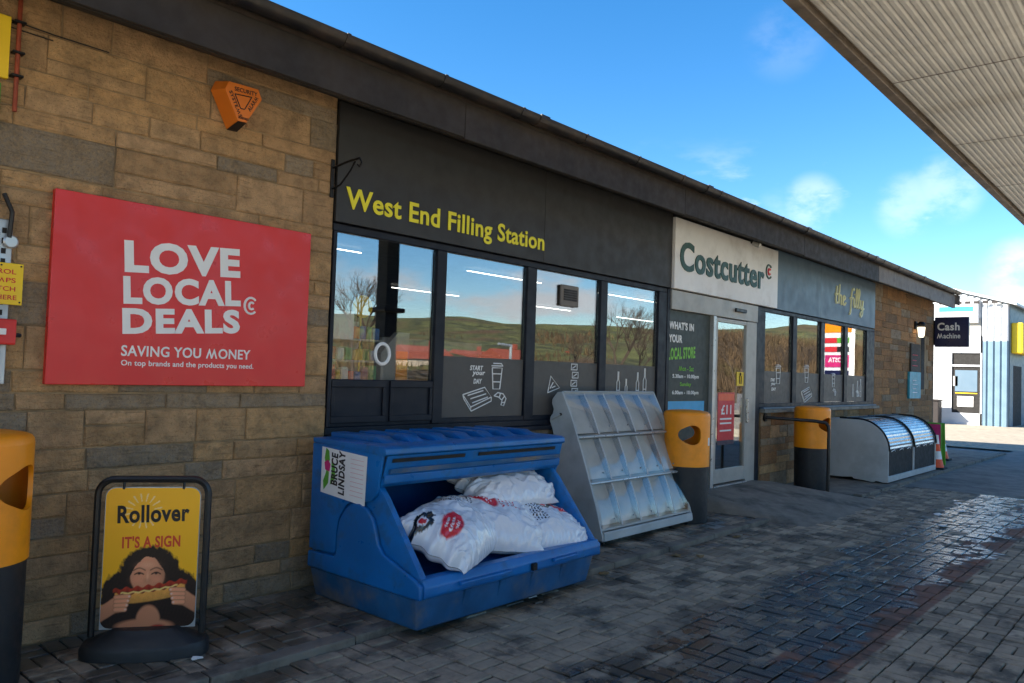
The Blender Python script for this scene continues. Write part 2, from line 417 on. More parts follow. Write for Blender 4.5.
def painted(name, m, parent, fn, nx, ny, place):
    """flat print: a grid coloured by fn(s, t) -> rgb; place(s, t) -> xyz arrays"""
    s, t = np.meshgrid((np.arange(nx + 1)) / nx, (np.arange(ny + 1)) / ny)
    P = place(s, t); vs = np.stack(P, -1).reshape(-1, 3)
    idx = np.arange((nx + 1) * (ny + 1)).reshape(ny + 1, nx + 1)
    fs = np.stack([idx[:-1, :-1], idx[:-1, 1:], idx[1:, 1:], idx[1:, :-1]], -1).reshape(-1, 4)
    me = bpy.data.meshes.new(name); me.from_pydata(vs.tolist(), [], fs.tolist())
    col = fn(s.ravel(), t.ravel()); ca = me.color_attributes.new('Col', 'FLOAT_COLOR', 'POINT')
    ca.data.foreach_set('color', np.concatenate([col, np.ones((len(col), 1))], 1).astype(np.float32).ravel())
    return link(name, me, m, parent)

# ------------------------------------------------------------------ ground
def sheet(name, m, x0, x1, y0, y1, z, kind='structure'):
    o = MB().add([(x0, y0, z), (x1, y0, z), (x1, y1, z), (x0, y1, z)], [(0, 1, 2, 3)]).build(name, m); o['kind'] = kind; return o
sheet('ground', 'asphalt', -900, 900, -900, 900, -.09)
sheet('yard', 'yard_concrete', 24.5, 80, -14, 30, -.048)
forecourt = sheet('forecourt', 'bed', -4, 14.0, -9, -1.12, -.054)
sheet('road', 'asphalt', 14.0, 24.6, -9, -1.12, -.044)
sheet('apron', 'apron_concrete', -20, 24.4, -30, -5.14, -.036)
pavement = struct(box('pavement', 'bed', None, -4, 9.6, -1.0, .02, -.15, -.014))
paver_lo = []
def paver_mesh(l, w, seed):
    rnd = random.Random(seed); j = lambda: rnd.uniform(-.0025, .0025)
    a, b = l / 2 - .005, w / 2 - .005; vs = []
    for (k, z) in ((0, -.014), (0, -.004), (.006, 0.)):
        vs += [(-a + k + j(), -b + k + j(), z), (a - k + j(), -b + k + j(), z), (a - k + j(), b - k + j(), z + j() * .4), (-a + k + j(), b - k + j(), z)]
    fs = [(8, 9, 10, 11)] + [(q * 4 + i, q * 4 + (i + 1) % 4, q * 4 + 4 + (i + 1) % 4, q * 4 + 4 + i) for q in (0, 1) for i in range(4)]
    return vs, fs
PV = [paver_mesh(.2, .1, i) for i in range(6)]
def pave(parent, cells, ztop, n_parts, keep):
    items = []
    for (cx, cy, par) in cells:
        for q in (-.05, .05):
            items.append((cx, cy + q, 0) if par else (cx + q, cy, 1))
    items = [i for i in items if keep(i[0], i[1])]
    def size(i):
        u, v = proj((i[0], i[1], ztop))
        inside = -15 < u < 1040 and -10 < v < 700
        return ((i[0] - CAM[0]) ** 2 + (i[1] - CAM[1]) ** 2) + (0 if inside else 1e4)
    items.sort(key=size)
    ms = []
    for k, (vs, fs) in enumerate(PV):
        me = bpy.data.meshes.new('paver'); me.from_pydata(vs, [], fs); me.materials.append(MATS['paver']); ms.append(me)
    field = MB(); rnd = random.Random(11)
    for k, (x, y, r) in enumerate(items):
        dz = rnd.uniform(-.005, .003); rz = rnd.uniform(-.035, .035) + r * math.pi / 2; tx, ty = rnd.uniform(-.02, .02), rnd.uniform(-.02, .02)
        if k < n_parts:
            o = bpy.data.objects.new('paver', ms[k % 6]); COL.objects.link(o)
            o.location = (x, y, ztop + dz); o.rotation_euler = (tx, ty, rz); setp(o, parent)
        else:
            M = Matrix.Translation((x, y, ztop + dz)) @ Matrix.Rotation(rz, 4, 'Z') @ Matrix.Rotation(ty, 4, 'Y')
            field.add([M @ Vector(p) for p in PV[k % 6][0]], PV[k % 6][1])
    f = field.build('paver_field', 'paver', parent, fix=False); f['kind'] = 'stuff'
cells = [(-2 + .2 * i + .1, -1.229 - .2 * j, (i + j) % 2) for i in range(80) for j in range(20)]
pave(forecourt, cells, -.038, 300, lambda x, y: x > .3 and not (y > -1.62 and 8.9 < x < 11.9 and False))
cells = [(-2 + .2 * i + .1, -.1 - .2 * j, (i + j) % 2) for i in range(56) for j in range(5)]
pave(pavement, cells, 0., 300, lambda x, y: x > .4 and x < 8.95)
kerb = struct(box('kerb', 'bed', None, -4, 8.95, -1.118, -1.0, -.14, -.03))
kr = random.Random(5); x = -.7
while x < 8.9:
    l = min(.915, 8.93 - x)
    MB().box(x + .004, x + l - .004, -1.125 + kr.uniform(-.004, .004), -1.003, -.1, .006 + kr.uniform(-.004, .004)).build('kerb_stone', 'kerb_stone', kerb, .012, 2)
    x += .915
# ramp up to the door
rp = MB(); nxr, nyr = 24, 20; vs = []
for j in range(nyr + 1):
    q = j / nyr; y = .015 - q * (1.62 - .0)
    xl = 8.62 + .28 * q; xr = 11.02 + .86 * min(1, q * 1.15)
    z = .165 if q < .18 else .165 - .208 * ((q - .18) / .82) ** .92
    for i in range(nxr + 1):
        s = i / nxr; xx = xl + (xr - xl) * s
        side = min(1, s / .07, (1 - s) / .05)
        vs.append((xx, y, -.07 + (z + .07) * max(.0, side) ** .5 + .004 * noise.noise((xx * 2, y * 2, 0))))
rp.add(vs, [(j * (nxr + 1) + i, j * (nxr + 1) + i + 1, (j + 1) * (nxr + 1) + i + 1, (j + 1) * (nxr + 1) + i) for j in range(nyr) for i in range(nxr)])
struct(rp.build('ramp', 'concrete', None, smooth=True))
pv2 = struct(box('pavement', 'concrete', None, 11.3, 22.5, -1.08, .02, -.15, -.004, .01))
k2 = struct(box('kerb', 'bed', None, 11.95, 22.5, -1.2, -1.085, -.14, -.03))
x = 11.95
while x < 22.4:
    MB().box(x + .004, x + .911, -1.205 + kr.uniform(-.005, .005), -1.083, -.1, .004 + kr.uniform(-.004, .004)).build('kerb_stone', 'kerb_stone', k2, .012, 2)
    x += .915

# ------------------------------------------------------------------ shop building
shop = thing('shop_building', 'long low stone filling station shop with dark framed windows under an overhanging roof', 'shop', (9.7, 3.5, 0))
def stones(part, x0, x1, z0, z1, mats, weights, seed, hs=(.1, .13, .16, .19, .22), wmin=.24, wmax=.72, holes=()):
    rnd = random.Random(seed); z = z0; cnt = 0
    while z < z1 - .02:
        h = min(rnd.choice(hs), z1 - z)
        if z1 - z - h < .07: h = z1 - z
        x = x0
        while x < x1 - .01:
            w = min(rnd.uniform(wmin, wmax) * (.75 + h), x1 - x)
            if x1 - x - w < .14: w = x1 - x
            rows = [(z, h)]
            if h > .18 and rnd.random() < .28: k = rnd.uniform(.4, .6); rows = [(z, h * k), (z + h * k, h * (1 - k))]
            for (zz, hh) in rows:
                if any(x < b and x + w > a and zz < d and zz + hh > cc for a, b, cc, d in holes): continue
                g = .0045; j = lambda: rnd.uniform(-.004, .004); dp = rnd.uniform(.002, .010); vs = []
                for (k, y) in ((0., .03), (0., -dp + .006), (.008, -dp)):
                    vs += [(x + g + k + j(), y, zz + g + k + j()), (x + w - g - k + j(), y, zz + g + k + j()), (x + w - g - k + j(), y + j() * .6, zz + hh - g - k + j()), (x + g + k + j(), y + j() * .6, zz + hh - g - k + j())]
                fs = [(8, 9, 10, 11)] + [(q * 4 + i, q * 4 + (i + 1) % 4, q * 4 + 4 + (i + 1) % 4, q * 4 + 4 + i) for q in (0, 1) for i in range(4)]
                MB().add(vs, fs).build('stone', rnd.choices(mats, weights)[0], part, fix=False); cnt += 1
            x += w
        z += h
    return cnt
wl = box('stone_wall', 'mortar', shop, -2.5, 3.46, .005, .32, -.1, 3.66)
wl['label'] = 'sandstone wall behind the red sign'
stones(wl, .75, 3.462, 0, 3.655, ['stone_warm', 'stone_grey'], [.86, .14], 3, hs=(.10, .13, .16, .19, .22, .25), wmin=.26, wmax=.8)
wu = box('stone_wall', 'mortar', shop, 3.465, 8.36, .012, .3, -.1, 1.09)
stones(wu, 3.47, 8.36, 0, 1.085, ['stone_warm', 'stone_grey'], [.7, .3], 4)
wr = box('stone_wall', 'mortar', shop, 11.16, 16.38, .012, .3, -.1, 1.13)
stones(wr, 11.16, 16.38, 0, 1.125, ['stone_brown', 'stone_grey', 'stone_warm'], [.5, .25, .25], 5)
we = box('stone_wall', 'mortar', shop, 16.40, 20.84, .012, .32, -.1, 3.66)
we['label'] = 'brown stone wall at the far end'
stones(we, 16.40, 20.845, 0, 3.655, ['stone_brown', 'stone_grey'], [.84, .16], 6, hs=(.12, .14, .17, .2), wmin=.3, wmax=.85, holes=((19.85, 20.2, 1.5, 2.76),))
box('wall_slot', 'dark_interior', shop, 19.87, 20.16, .004, .011, 1.52, 2.74)
MB().box(20.845, 21.0, .0, .32, -.1, 3.62).build('end_pier', 'stone_brown', shop, .02, 1)
box('end_wall', 'stone_brown', shop, 20.56, 20.82, .33, 8.2, -.1, 3.62)
box('back_wall', 'interior_wall', shop, -2.5, 20.8, 8.21, 8.4, -.1, 3.62)
box('side_wall', 'interior_wall', shop, -2.5, -2.3, .33, 8.2, -.1, 3.62)
box('floor', 'interior_floor', shop, 3.0, 20.5, .34, 8.1, -.05, .12)
box('ceiling', 'interior_ceiling', shop, -2.2, 20.5, .34, 8.1, 2.95, 3.05)
box('partition', 'interior_wall', shop, 3.0, 3.1, .34, 8.1, .13, 2.94)
box('partition', 'interior_wall', shop, 16.5, 16.6, .34, 8.1, .13, 2.94)
box('lintel', 'navy', shop, 3.462, 16.38, .07, .33, 2.71, 3.64)
# roof: slab, soffit, fascia board, gutter and brackets, eave tiles
X0, X1 = -2.8, 21.1
roof = MB().prism([(-.40, 3.80), (-.40, 3.86), (4.0, 5.25), (8.9, 3.86), (8.9, 3.78), (4.0, 5.12)], X0, X1, 'x').build('roof', 'roof_tile', shop)
MB().box(X0, X1, -.40, .35, 3.652, 3.67).build('soffit', 'fascia_wood', shop)
x = X0
fw = 0
while x < X1 - .05:                                        # fascia boards butted end to end
    l = min(3.6, X1 - x)
    MB().box(x + .002, x + l - .002, -.43, -.405, 3.50 + (.01 if fw % 2 else 0), 3.80).build('fascia_board', 'fascia_pale' if x > 15 else 'fascia_wood', roof, .004, 1); x += l; fw += 1
MB().box(X0, X1, -.403, -.36, 3.505, 3.65).build('fascia_batten', 'fascia_wood', roof)
gp = [(-.49 + .072 * math.cos(a), 3.885 + .075 * math.sin(a)) for a in np.linspace(math.pi, 2 * math.pi, 11)]
gp += [(p[0] * 1 + (-.49 - p[0]) * .1, p[1] + .006) for p in gp[::-1]]
MB().prism(gp, X0, X1, 'x').build('gutter', 'gutter_black', roof, smooth=True)
x = X0 + .4
while x < X1:
    MB().prism([(-.49 + .078 * math.cos(a), 3.885 + .081 * math.sin(a)) for a in np.linspace(math.pi * .98, 2 * math.pi, 9)] + [(-.425, 3.89), (-.432, 3.872)] , x, x + .03, 'x').build('gutter_bracket', 'gutter_black', roof)
    x += .92
for xu in (2.2, 5.2, 8.3, 11.4, 14.6, 17.8):
    MB().prism([(-.49 + .08 * math.cos(a), 3.885 + .083 * math.sin(a)) for a in np.linspace(math.pi * .96, 2.02 * math.pi, 9)], xu, xu + .12, 'x').build('gutter_joint', 'gutter_black', roof)
tm = MB().prism([(0, .0), (.02, .022), (.12, .03), (.22, .022), (.30, .0), (.30, -.016), (.22, .006), (.12, .012), (.02, .006), (0, -.016)], 0, .42, 'y').mesh('eave_tile')
tm.materials.append(MATS['roof_tile'])
tr_ = random.Random(9); x = X0
while x < X1 - .1:
    o = bpy.data.objects.new('eave_tile', tm); COL.objects.link(o)
    o.location = (x, -.46 + tr_.uniform(-.008, .008), 3.868 + tr_.uniform(-.006, .006)); o.rotation_euler = (rad(17), tr_.uniform(-.02, .02), 0); setp(o, roof); x += .3
# verge at the far end
MB().prism([(-.52, 3.56), (-.52, 3.80), (4.0, 5.22), (4.0, 4.98)], X1 + .003, X1 + .03, 'x').build('bargeboard', 'fascia_pale', roof)

# ---- shopfront glazing
def window(name, x0, x1, z0, z1, mulls, fr=.055, yf=-.01, parent=shop, jamb=.06):
    f = MB()
    f.box(x0, x1, yf, .07, z1 - fr, z1); f.box(x0, x1, yf, .07, z0, z0 + fr)
    o = f.build(name, 'navy', parent, .004, 1)
    for (a, b) in mulls: MB().box(a, b, yf - .004, .068, z0 + fr + .001, z1 - fr - .001).build('mullion', 'navy', o, .004, 1)
    return o
wz0, wz1 = 1.10, 2.70
win = window('window', 3.465, 8.36, wz0, wz1, [(3.468, 3.50), (4.54, 4.65), (5.735, 5.87), (6.965, 7.09), (8.17, 8.358)])
bays = [(3.50, 4.54), (4.65, 5.735), (5.87, 6.965), (7.09, 8.17)]
for k, (a, b) in enumerate(bays):
    lo = 1.52 if k == 0 else wz0 + .056
    box('pane', 'glass', win, a + .001, b - .001, .022, .03, lo, wz1 - .057)
    if k: box('vinyl_film', 'vinyl', win, a + .004, b - .004, .014, .019, 1.20, 1.738)
    if k: box('bottom_rail', 'navy', win, a + .001, b - .001, -.008, .066, wz0 + .056, 1.199, .003)
sp_ = MB().box(3.502, 4.538, .005, .06, wz0 + .056, 1.519).build('spandrel_panel', 'navy', win, .003, 1)
for (a, b) in ((3.505, 4.03), (4.075, 4.535)):
    m_ = MB(); z0_, z1_ = 1.235, 1.46
    for q in ((a, b, z1_, z1_ + .055), (a, b, z0_ - .05, z0_), (a, a + .03, z0_ + .001, z1_ - .001), (b - .03, b, z0_ + .001, z1_ - .001)): m_.box(q[0], q[1], -.012, .004, q[2], q[3])
    m_.build('spandrel_moulding', 'navy', win, .003, 1)
MB().box(3.465, 8.36, -.05, .068, 1.055, 1.099).build('sill', 'navy', win, .006, 1)
win2 = window('window', 11.05, 16.38, 1.215, 2.70, [(11.053, 11.22), (12.28, 12.44), (13.495, 13.67), (14.67, 14.83), (15.91, 16.378)])
win2['label'] = 'four light window beside the door'
for (a, b) in [(11.22, 12.28), (12.44, 13.495), (13.67, 14.67), (14.83, 15.91)]:
    box('pane', 'glass', win2, a + .001, b - .001, .022, .03, 1.272, 2.643)
    box('vinyl_film', 'vinyl', win2, a + .004, b - .004, .014, .019, 1.275, 1.757)
MB().box(11.1, 16.5, -.09, .01, 1.13, 1.185).build('sill', 'sill_stone', win2, .008, 1)
MB().box(11.12, 16.40, -.06, .01, 1.187, 1.213).build('sill_flashing', 'blue_fascia', win2, .004, 1)
# ---- entrance: transom box, side light, sliding door leaf, posts
door = MB().box(8.43, 10.895, -.04, .06, 2.455, 2.695).build('door_header', 'pale_frame', shop, .005, 1)
MB().box(8.362, 8.428, -.02, .066, .1, 2.7).build('post', 'navy', door, .004, 1)
MB().box(10.60, 10.89, -.03, .06, .1, 2.452).build('post', 'pale_frame', door, .006, 1)
MB().box(10.897, 11.048, -.02, .066, .1, 2.7).build('post', 'navy', door, .004, 1)
MB().box(9.525, 9.60, -.045, .04, .16, 2.452).build('post', 'alu', door, .004, 1)
side = MB().box(8.432, 9.522, .012, .03, .165, 2.45).build('side_light', 'vinyl_green', door)
side['label'] = 'dark green printed panel with opening hours'
leaf = MB()
for q in ((9.605, 9.655, .21, 2.44), (10.53, 10.595, .21, 2.44)): leaf.box(q[0], q[1], -.04, .015, q[2], q[3])
leaf.box(9.656, 10.529, -.038, .013, 2.385, 2.44); leaf.box(9.656, 10.529, -.038, .013, .21, .395)
leaf = leaf.build('door_leaf', 'pale_frame', door, .004, 1)
box('pane', 'glass', leaf, 9.657, 10.528, -.018, -.010, .396, 2.384)
box('handle', 'steel', leaf, 10.545, 10.575, -.075, -.041, 1.0, 1.35, .006)
MB().box(9.605, 10.595, -.06, .06, .165, .185).build('threshold', 'alu', door)
sn = MB().box(10.13, 10.46, -.075, -.041, 2.555, 2.605).build('door_sensor', 'black_plastic', door, .008, 1)
# print on the side light
for (s, x_, z_, w_, h_, m_, of) in (("WHAT'S IN", 8.46, 2.215, .62, .10, 'white_print', .035), ('YOUR', 8.46, 2.05, .33, .10, 'white_print', .035),
        ('Mon - Sat', 8.72, 1.70, .38, .062, 'lime', .01), ('5.30am - 10.00pm', 8.57, 1.595, .67, .062, 'white_print', .022),
        ('Sunday', 8.76, 1.495, .28, .062, 'lime', .01), ('6.00am - 10.00pm', 8.57, 1.39, .67, .062, 'white_print', .022)):
    text('lettering', s, m_, side, (x_, .0115, z_), w_, h_, off=of, depth=.003)
text('lettering', 'LOCAL STORE', 'lime', side, (8.46, .0115, 1.825), .68, .15, off=.035, depth=.003, rot=rad(4), shear=.1)
box('print_strip', 'sky_blue_print', side, 8.44, 9.40, .008, .0115, 1.05, 1.318)

# ---- doodles on the films
def doodle(parent, x0, sc, z0=1.22, which=(0, 1, 2)):
    G = [[], [], []]
    G[0] += [[(.60, .95), (.63, .42), (.78, .42), (.82, .95), (.60, .95)], [(.585, 1.0), (.835, 1.0)], [(.62, 1.06), (.80, 1.06), (.835, 1.0)], [(.61, .80), (.81, .80)], [(.62, .60), (.80, .60)]]
    G[1] += [[(.0, .28), (.45, .46), (.60, .22), (.17, -.02), (.0, .28)], [(.0, .28), (.02, .18), (.18, -.12), (.17, -.02)], [(.18, -.12), (.60, .12), (.60, .22)], [(.10, .26), (.42, .38)], [(.16, .18), (.48, .30)], [(.20, .08), (.52, .22)]]
    G[2] += [[(.66, .25), (.74, .33), (.86, .30), (.93, .18), (.88, .0), (.82, .02), (.84, .14), (.76, .22), (.66, .25)], [(.80, .31), (.78, .21)], [(.90, .25), (.84, .15)], [(.91, .08), (.84, .08)]]
    for k in which: strokes('doodle', 'white_print', parent, G[k], (x0, .0135, z0 + .08), sc, sc * .6, r=.006, lift=.001)
doodle(win, 4.92, .62, 1.217)
for s, (x_, z_) in (('START', (5.00, 1.62)), ('your', (5.03, 1.565)), ('DAY', (5.05, 1.50))):
    text('lettering', s, 'white_print', win, (x_, .0135, z_), .17 if s != 'DAY' else .11, .045, off=.03, depth=.0025, shear=.2)
strokes('doodle', 'white_print', win, [[(0, 0), (.1, .4), (.45, .12), (0, 0)], [(.08, .1), (.2, .25)], [(.15, .12), (.28, .16)]], (6.12, .0135, 1.42), .42, .42, r=.006, lift=.001)
for k, s in enumerate('Pizza'[:4]):
    strokes('doodle', 'white_print', win, [[(0, 0), (0, .3), (.5, .3), (.5, 0), (0, 0)], [(.1, .08), (.4, .22)]], (6.5 + .02 * (k % 2), .0135, 1.66 - .085 * k), .2, .2, r=.006, lift=.001)
for (x_, h_) in ((7.35, .3), (7.52, .22), (7.75, .3), (7.9, .35)):
    strokes('doodle', 'white_print', win, [[(0, 0), (0, .6), (.1, .7), (.1, 1), (.2, 1), (.2, .7), (.3, .6), (.3, 0), (0, 0)], [(0, .3), (.3, .3)]], (x_, .0135, 1.36), h_ * .6, h_, r=.006, lift=.001)
doodle(win2, 11.25, .75, 1.30, (0,)); doodle(win2, 12.72, .75, 1.24, (1,)); doodle(win2, 12.4, .75, 1.33, (0,)); doodle(win2, 13.75, .62, 1.30, (0, 2)); doodle(win2, 15.0, .6, 1.28, (2,))
for s, (x_, z_) in (('START', (11.5, 1.60)), ('your', (11.52, 1.53)), ('DAY', (11.54, 1.46))):
    text('lettering', s, 'white_print', win2, (x_, .0135, z_), .17, .05, off=.03, depth=.0025, shear=.2)
for (x_, h_) in ((15.2, .24), (15.45, .3), (15.62, .34)):
    strokes('doodle', 'white_print', win2, [[(0, 0), (0, .6), (.1, .7), (.1, 1), (.2, 1), (.2, .7), (.3, .6), (.3, 0), (0, 0)], [(0, .3), (.3, .3)]], (x_, .0135, 1.36), h_ * .6, h_, r=.006, lift=.001)

# ------------------------------------------------------------------ signs on the shop
sg = thing('wall_sign', 'large red rectangular advertising board with white lettering on the stone wall', 'sign', (2.39, -.02, 1.46))
MB().box(1.545, 3.242, -.052, -.006, 1.462, 2.577).build('board', 'red_sign', sg, .003, 1)
tl = rad(3.6)
for s, x_, z_, w_, h_ in (('LOVE', 1.944, 2.142, .755, .198), ('LOCAL', 1.947, 1.95, .765, .172), ('DEALS', 1.95, 1.768, .765, .160)):
    text('lettering', s, 'white_print', sg, (x_, -.052, z_), w_, h_, off=.045, rot=tl, depth=.003)
text('lettering', 'SAVING YOU MONEY', 'white_print', sg, (1.948, -.052, 1.637), .85, .066, off=.018, depth=.002, rot=rad(.3))
text('lettering', 'On top brands and the products you need.', 'white_print', sg, (1.95, -.052, 1.570), .875, .044, off=.014, depth=.002)
def arc(cx, cz, r, a0, a1, n=14): return [(cx + r * math.cos(rad(a)), cz + r * math.sin(rad(a))) for a in np.linspace(a0, a1, n)]
strokes('logo', 'white_print', sg, [arc(0, 0, 1, 45, 315), arc(.12, 0, .42, 45, 315)], (2.785, -.052, 2.01), .047, .055, r=.009, lift=.0)

fs = thing('fascia_sign', 'long charcoal fascia board with yellow station lettering above the windows', 'sign', (5.9, -.02, 2.71))
for (a, b) in ((3.465, 5.94), (5.944, 8.42)): MB().box(a, b, -.03, .0, 2.712, 3.63).build('board', 'charcoal_panel', fs, .002, 1)
text('lettering', 'West End Filling Station', 'yellow_print', fs, (3.545, -.031, 2.775), 2.39, .218, off=.02, depth=.006)
cs = thing('fascia_sign', 'white shop name sign with dark green lettering above the entrance', 'sign', (9.97, -.05, 2.71))
MB().box(8.432, 11.515, -.065, .0, 2.712, 3.592).build('board', 'offwhite_panel', cs, .004, 1)
text('lettering', 'Costcutter', 'green_print', cs, (8.545, -.0655, 2.945), 2.46, .372, font_space=1.06, off=.026, depth=.012)
strokes('logo', 'green_print', cs, [arc(0, 0, 1, 45, 315)], (11.18, -.0655, 3.235), .10, .10, r=.016, lift=.0)
strokes('logo', 'red_print', cs, [arc(.1, 0, .42, 45, 315)], (11.18, -.0655, 3.235), .10, .10, r=.018, lift=.0)
bs = thing('fascia_sign', 'slate blue fascia board with cream handwritten cafe name', 'sign', (13.9, -.02, 2.74))
for (a, b) in ((11.52, 13.4), (13.403, 16.33)): MB().box(a, b, -.03, .0, 2.712, 3.62).build('board', 'blue_fascia', bs, .002, 1)
filly = [  # handwriting, x-height = 1
    [(0.0, .95), (.55, 1.05)], [(.32, 1.9), (.22, 1.0), (.16, .3), (.28, .02), (.52, .12)],
    [(.78, 2.15), (.72, 1.2), (.66, .0)], [(.67, .45), (.85, .95), (1.06, .92), (1.08, .5), (1.08, .05), (1.2, .0)],
    [(1.42, .5), (1.72, .62), (1.74, .92), (1.56, .98), (1.40, .6), (1.44, .1), (1.68, .0), (1.92, .25)],
    [(3.42, 1.98), (3.22, 2.15), (3.02, 1.75), (2.92, .9), (2.84, -.2), (2.72, -.85), (2.55, -.8)], [(2.62, .95), (3.28, 1.05)],
    [(3.40, 1.0), (3.36, .3), (3.46, .0), (3.62, .15)], [(3.46, 1.42), (3.48, 1.5)],
    [(3.72, .2), (4.00, 1.5), (3.98, 2.2), (3.84, 1.9), (3.80, .6), (3.88, .02), (4.06, .15)],
    [(4.14, .2), (4.44, 1.5), (4.42, 2.2), (4.28, 1.9), (4.22, .6), (4.30, .02), (4.48, .15)],
    [(4.62, 1.0), (4.64, .3), (4.78, .02), (4.98, .25), (5.12, 1.0)], [(5.12, 1.0), (5.06, .0), (4.96, -.7), (4.72, -.95), (4.60, -.7), (4.80, -.3), (5.3, .1)]]
strokes('lettering', 'cream_print', bs, filly, (14.05, -.032, 3.03), .295, .16, r=.022, lift=.0, smooth=True)

al = thing('alarm_box', 'orange triangular security alarm box high on the stone wall', 'alarm box', (2.66, -.01, 3.2))
fr_px = [(229, 81), (258.5, 89.5), (262, 100), (246.5, 122.5), (238, 120.5), (225.3, 88.5)]
fr = [at_y(u, v, -.15) for u, v in fr_px]; ce = np.mean(fr, 0)
bk = []
for p in fr: q = (p - ce) * 1.24 + ce; bk.append((q[0], -.012, q[2]))
fr = [tuple(p) for p in fr]
MB().add(fr + bk, [tuple(range(6)), tuple(range(11, 5, -1))] + [(i, (i + 1) % 6, 6 + (i + 1) % 6, 6 + i) for i in range(6)]).build('case', 'orange_box', al, .004, 2)
MB().add([tuple(np.array(p) + [0, -.002, -.004]) for p in (fr[3], fr[4], bk[4], bk[3])], [(0, 1, 2, 3)]).build('lens', 'dark_print', al)
px = lambda u, v: at_y(200 + u / 9.76, 70 + v / 9.76, -.15)
tri = [px(340, 232), px(505, 268), px(435, 385), px(395, 375)]
t_ = MB(); 
for i in range(4): t_.tube([tri[i] - [0, .002, 0], tri[(i + 1) % 4] - [0, .002, 0]], .0035, 5)
t_.build('logo', 'dark_print', al)
text('lettering', 'SECURITY', 'dark_print', al, tuple(px(338, 200)), .165, .028, off=.02, rot=rad(2), depth=.002)
text('lettering', 'SYSTEMS', 'dark_print', al, tuple(px(282, 205)), .175, .024, off=.02, rot=rad(-62), depth=.002)
text('lettering', 'ALARM', 'dark_print', al, tuple(px(490, 410)), .12, .026, off=.02, rot=rad(62), depth=.002)
text('lettering', 'MONITORED', 'dark_print', al, tuple(px(372, 470)), .075, .016, off=.02, depth=.002)

br = thing('hanging_bracket', 'small black iron sign bracket at the edge of the stone wall', 'bracket', (3.43, 0, 2.9))
MB().box(3.415, 3.445, -.02, -.004, 2.885, 3.175).build('back_plate', 'iron', br, .003, 1)
MB().tube([(3.43, -.02, 3.11), (3.43, -.20, 3.13), (3.43, -.34, 3.135)], .009, 6).tube([(3.43, -.02, 2.95), (3.43, -.12, 2.97), (3.43, -.24, 3.06), (3.43, -.29, 3.12)], .008, 6).tube(
    [(3.43, -.34, 3.135), (3.43, -.365, 3.10), (3.43, -.34, 3.07), (3.43, -.32, 3.09)], .007, 6).build('arm', 'iron', br)

# fuel cut-off panel and its notices at the left edge
ct = thing('cable_tray', 'perforated galvanised cable tray with gauge fixed up the stone wall', 'cable tray', (1.32, 0, 1.46))
MB().box(1.20, 1.352, -.03, -.012, 1.46, 2.36).build('tray', 'galv', ct, .004, 1)
for i in range(15):
    for xx in (1.235, 1.30): MB().box(xx, xx + .022, -.0325, -.0305, 1.50 + i * .056, 1.53 + i * .056).build('slot', 'dark_interior', ct)
MB().lathe([(.035, 0), (.038, .012), (.03, .02)], 0, 0, 16).build('gauge', 'alu', ct).matrix_basis = Matrix.Translation((1.34, -.035, 2.24)) @ Matrix.Rotation(rad(90), 4, 'X')
MB().tube([(1.33, -.05, 2.26), (1.335, -.06, 2.40), (1.30, -.03, 2.50)], .012, 6).build('cable', 'black_plastic', ct)
nb = thing('notice_board', 'small yellow pump switch-off notice with red lettering on the cable tray', 'notice', (1.3, -.05, 1.9))
MB().box(1.06, 1.408, -.052, -.046, 1.895, 2.122).build('plate', 'yellow_board', nb, .002, 1)
for k, s in enumerate(('PETROL', 'PUMPS', 'SWITCH', 'OFF HERE')):
    wd = .165 if k < 3 else .185
    text('lettering', s, 'red_box', nb, (1.372 - wd + (.008 if k == 3 else 0), -.0525, 2.062 - .047 * k), wd, .026, off=.012, depth=.0015)
for q in ((1.395, 2.108), (1.395, 1.91), (1.30, 2.108)): MB().tube([(q[0], -.056, q[1]), (q[0], -.05, q[1])], .005, 8).build('screw', 'iron', nb)
sb = thing('switch_box', 'red emergency switch box below the yellow pump notice', 'switch box', (1.3, -.05, 1.68))
MB().box(1.20, 1.376, -.105, -.034, 1.675, 1.815).build('case', 'red_box', sb, .01, 2)
MB().box(1.285, 1.325, -.115, -.106, 1.728, 1.762).build('button', 'white_print', sb, .003, 1)
MB().tube([(1.377, -.06, 1.73), (1.41, -.05, 1.73)], .012, 8).build('gland', 'black_plastic', sb)
yb = thing('warning_board', 'yellow and green safety board at the top left edge of the wall', 'sign', (1.1, -.02, 2.7))
MB().box(.7, 1.285, -.035, -.004, 3.13, 3.475).build('upper_plate', 'yellow_board', yb, .002, 1)
MB().box(.7, 1.255, -.03, -.004, 2.84, 3.10).build('lower_plate', 'green_frame', yb, .002, 1)
cp = thing('conduit_pipe', 'rusty copper pipe running down the stone wall under the eaves', 'pipe', (1.32, -.03, 2.95))
MB().tube([(1.325, -.03, 3.64), (1.325, -.03, 2.96)], .012, 10).build('pipe', 'copper_pipe', cp, smooth=True)
for z_ in (3.15, 3.28, 3.45): MB().box(1.295, 1.355, -.055, -.004, z_, z_ + .014).build('clip', 'iron', cp, .003, 1)
wr_ = thing('wall_cable', 'thin dark cable clipped along the top of the stone wall', 'cable', (2.3, -.02, 3.45))
MB().tube([(.6 + .3 * i, -.022, 3.46 + .012 * math.sin(i * 1.3)) for i in range(5)], .004, 5).build('cable', 'fascia_wood', wr_)
MB().tube([(.6 + .3 * i, -.02, 3.425 + .008 * math.sin(i * 1.1 + 1)) for i in range(4)], .0035, 5).build('cable', 'fascia_wood', wr_)

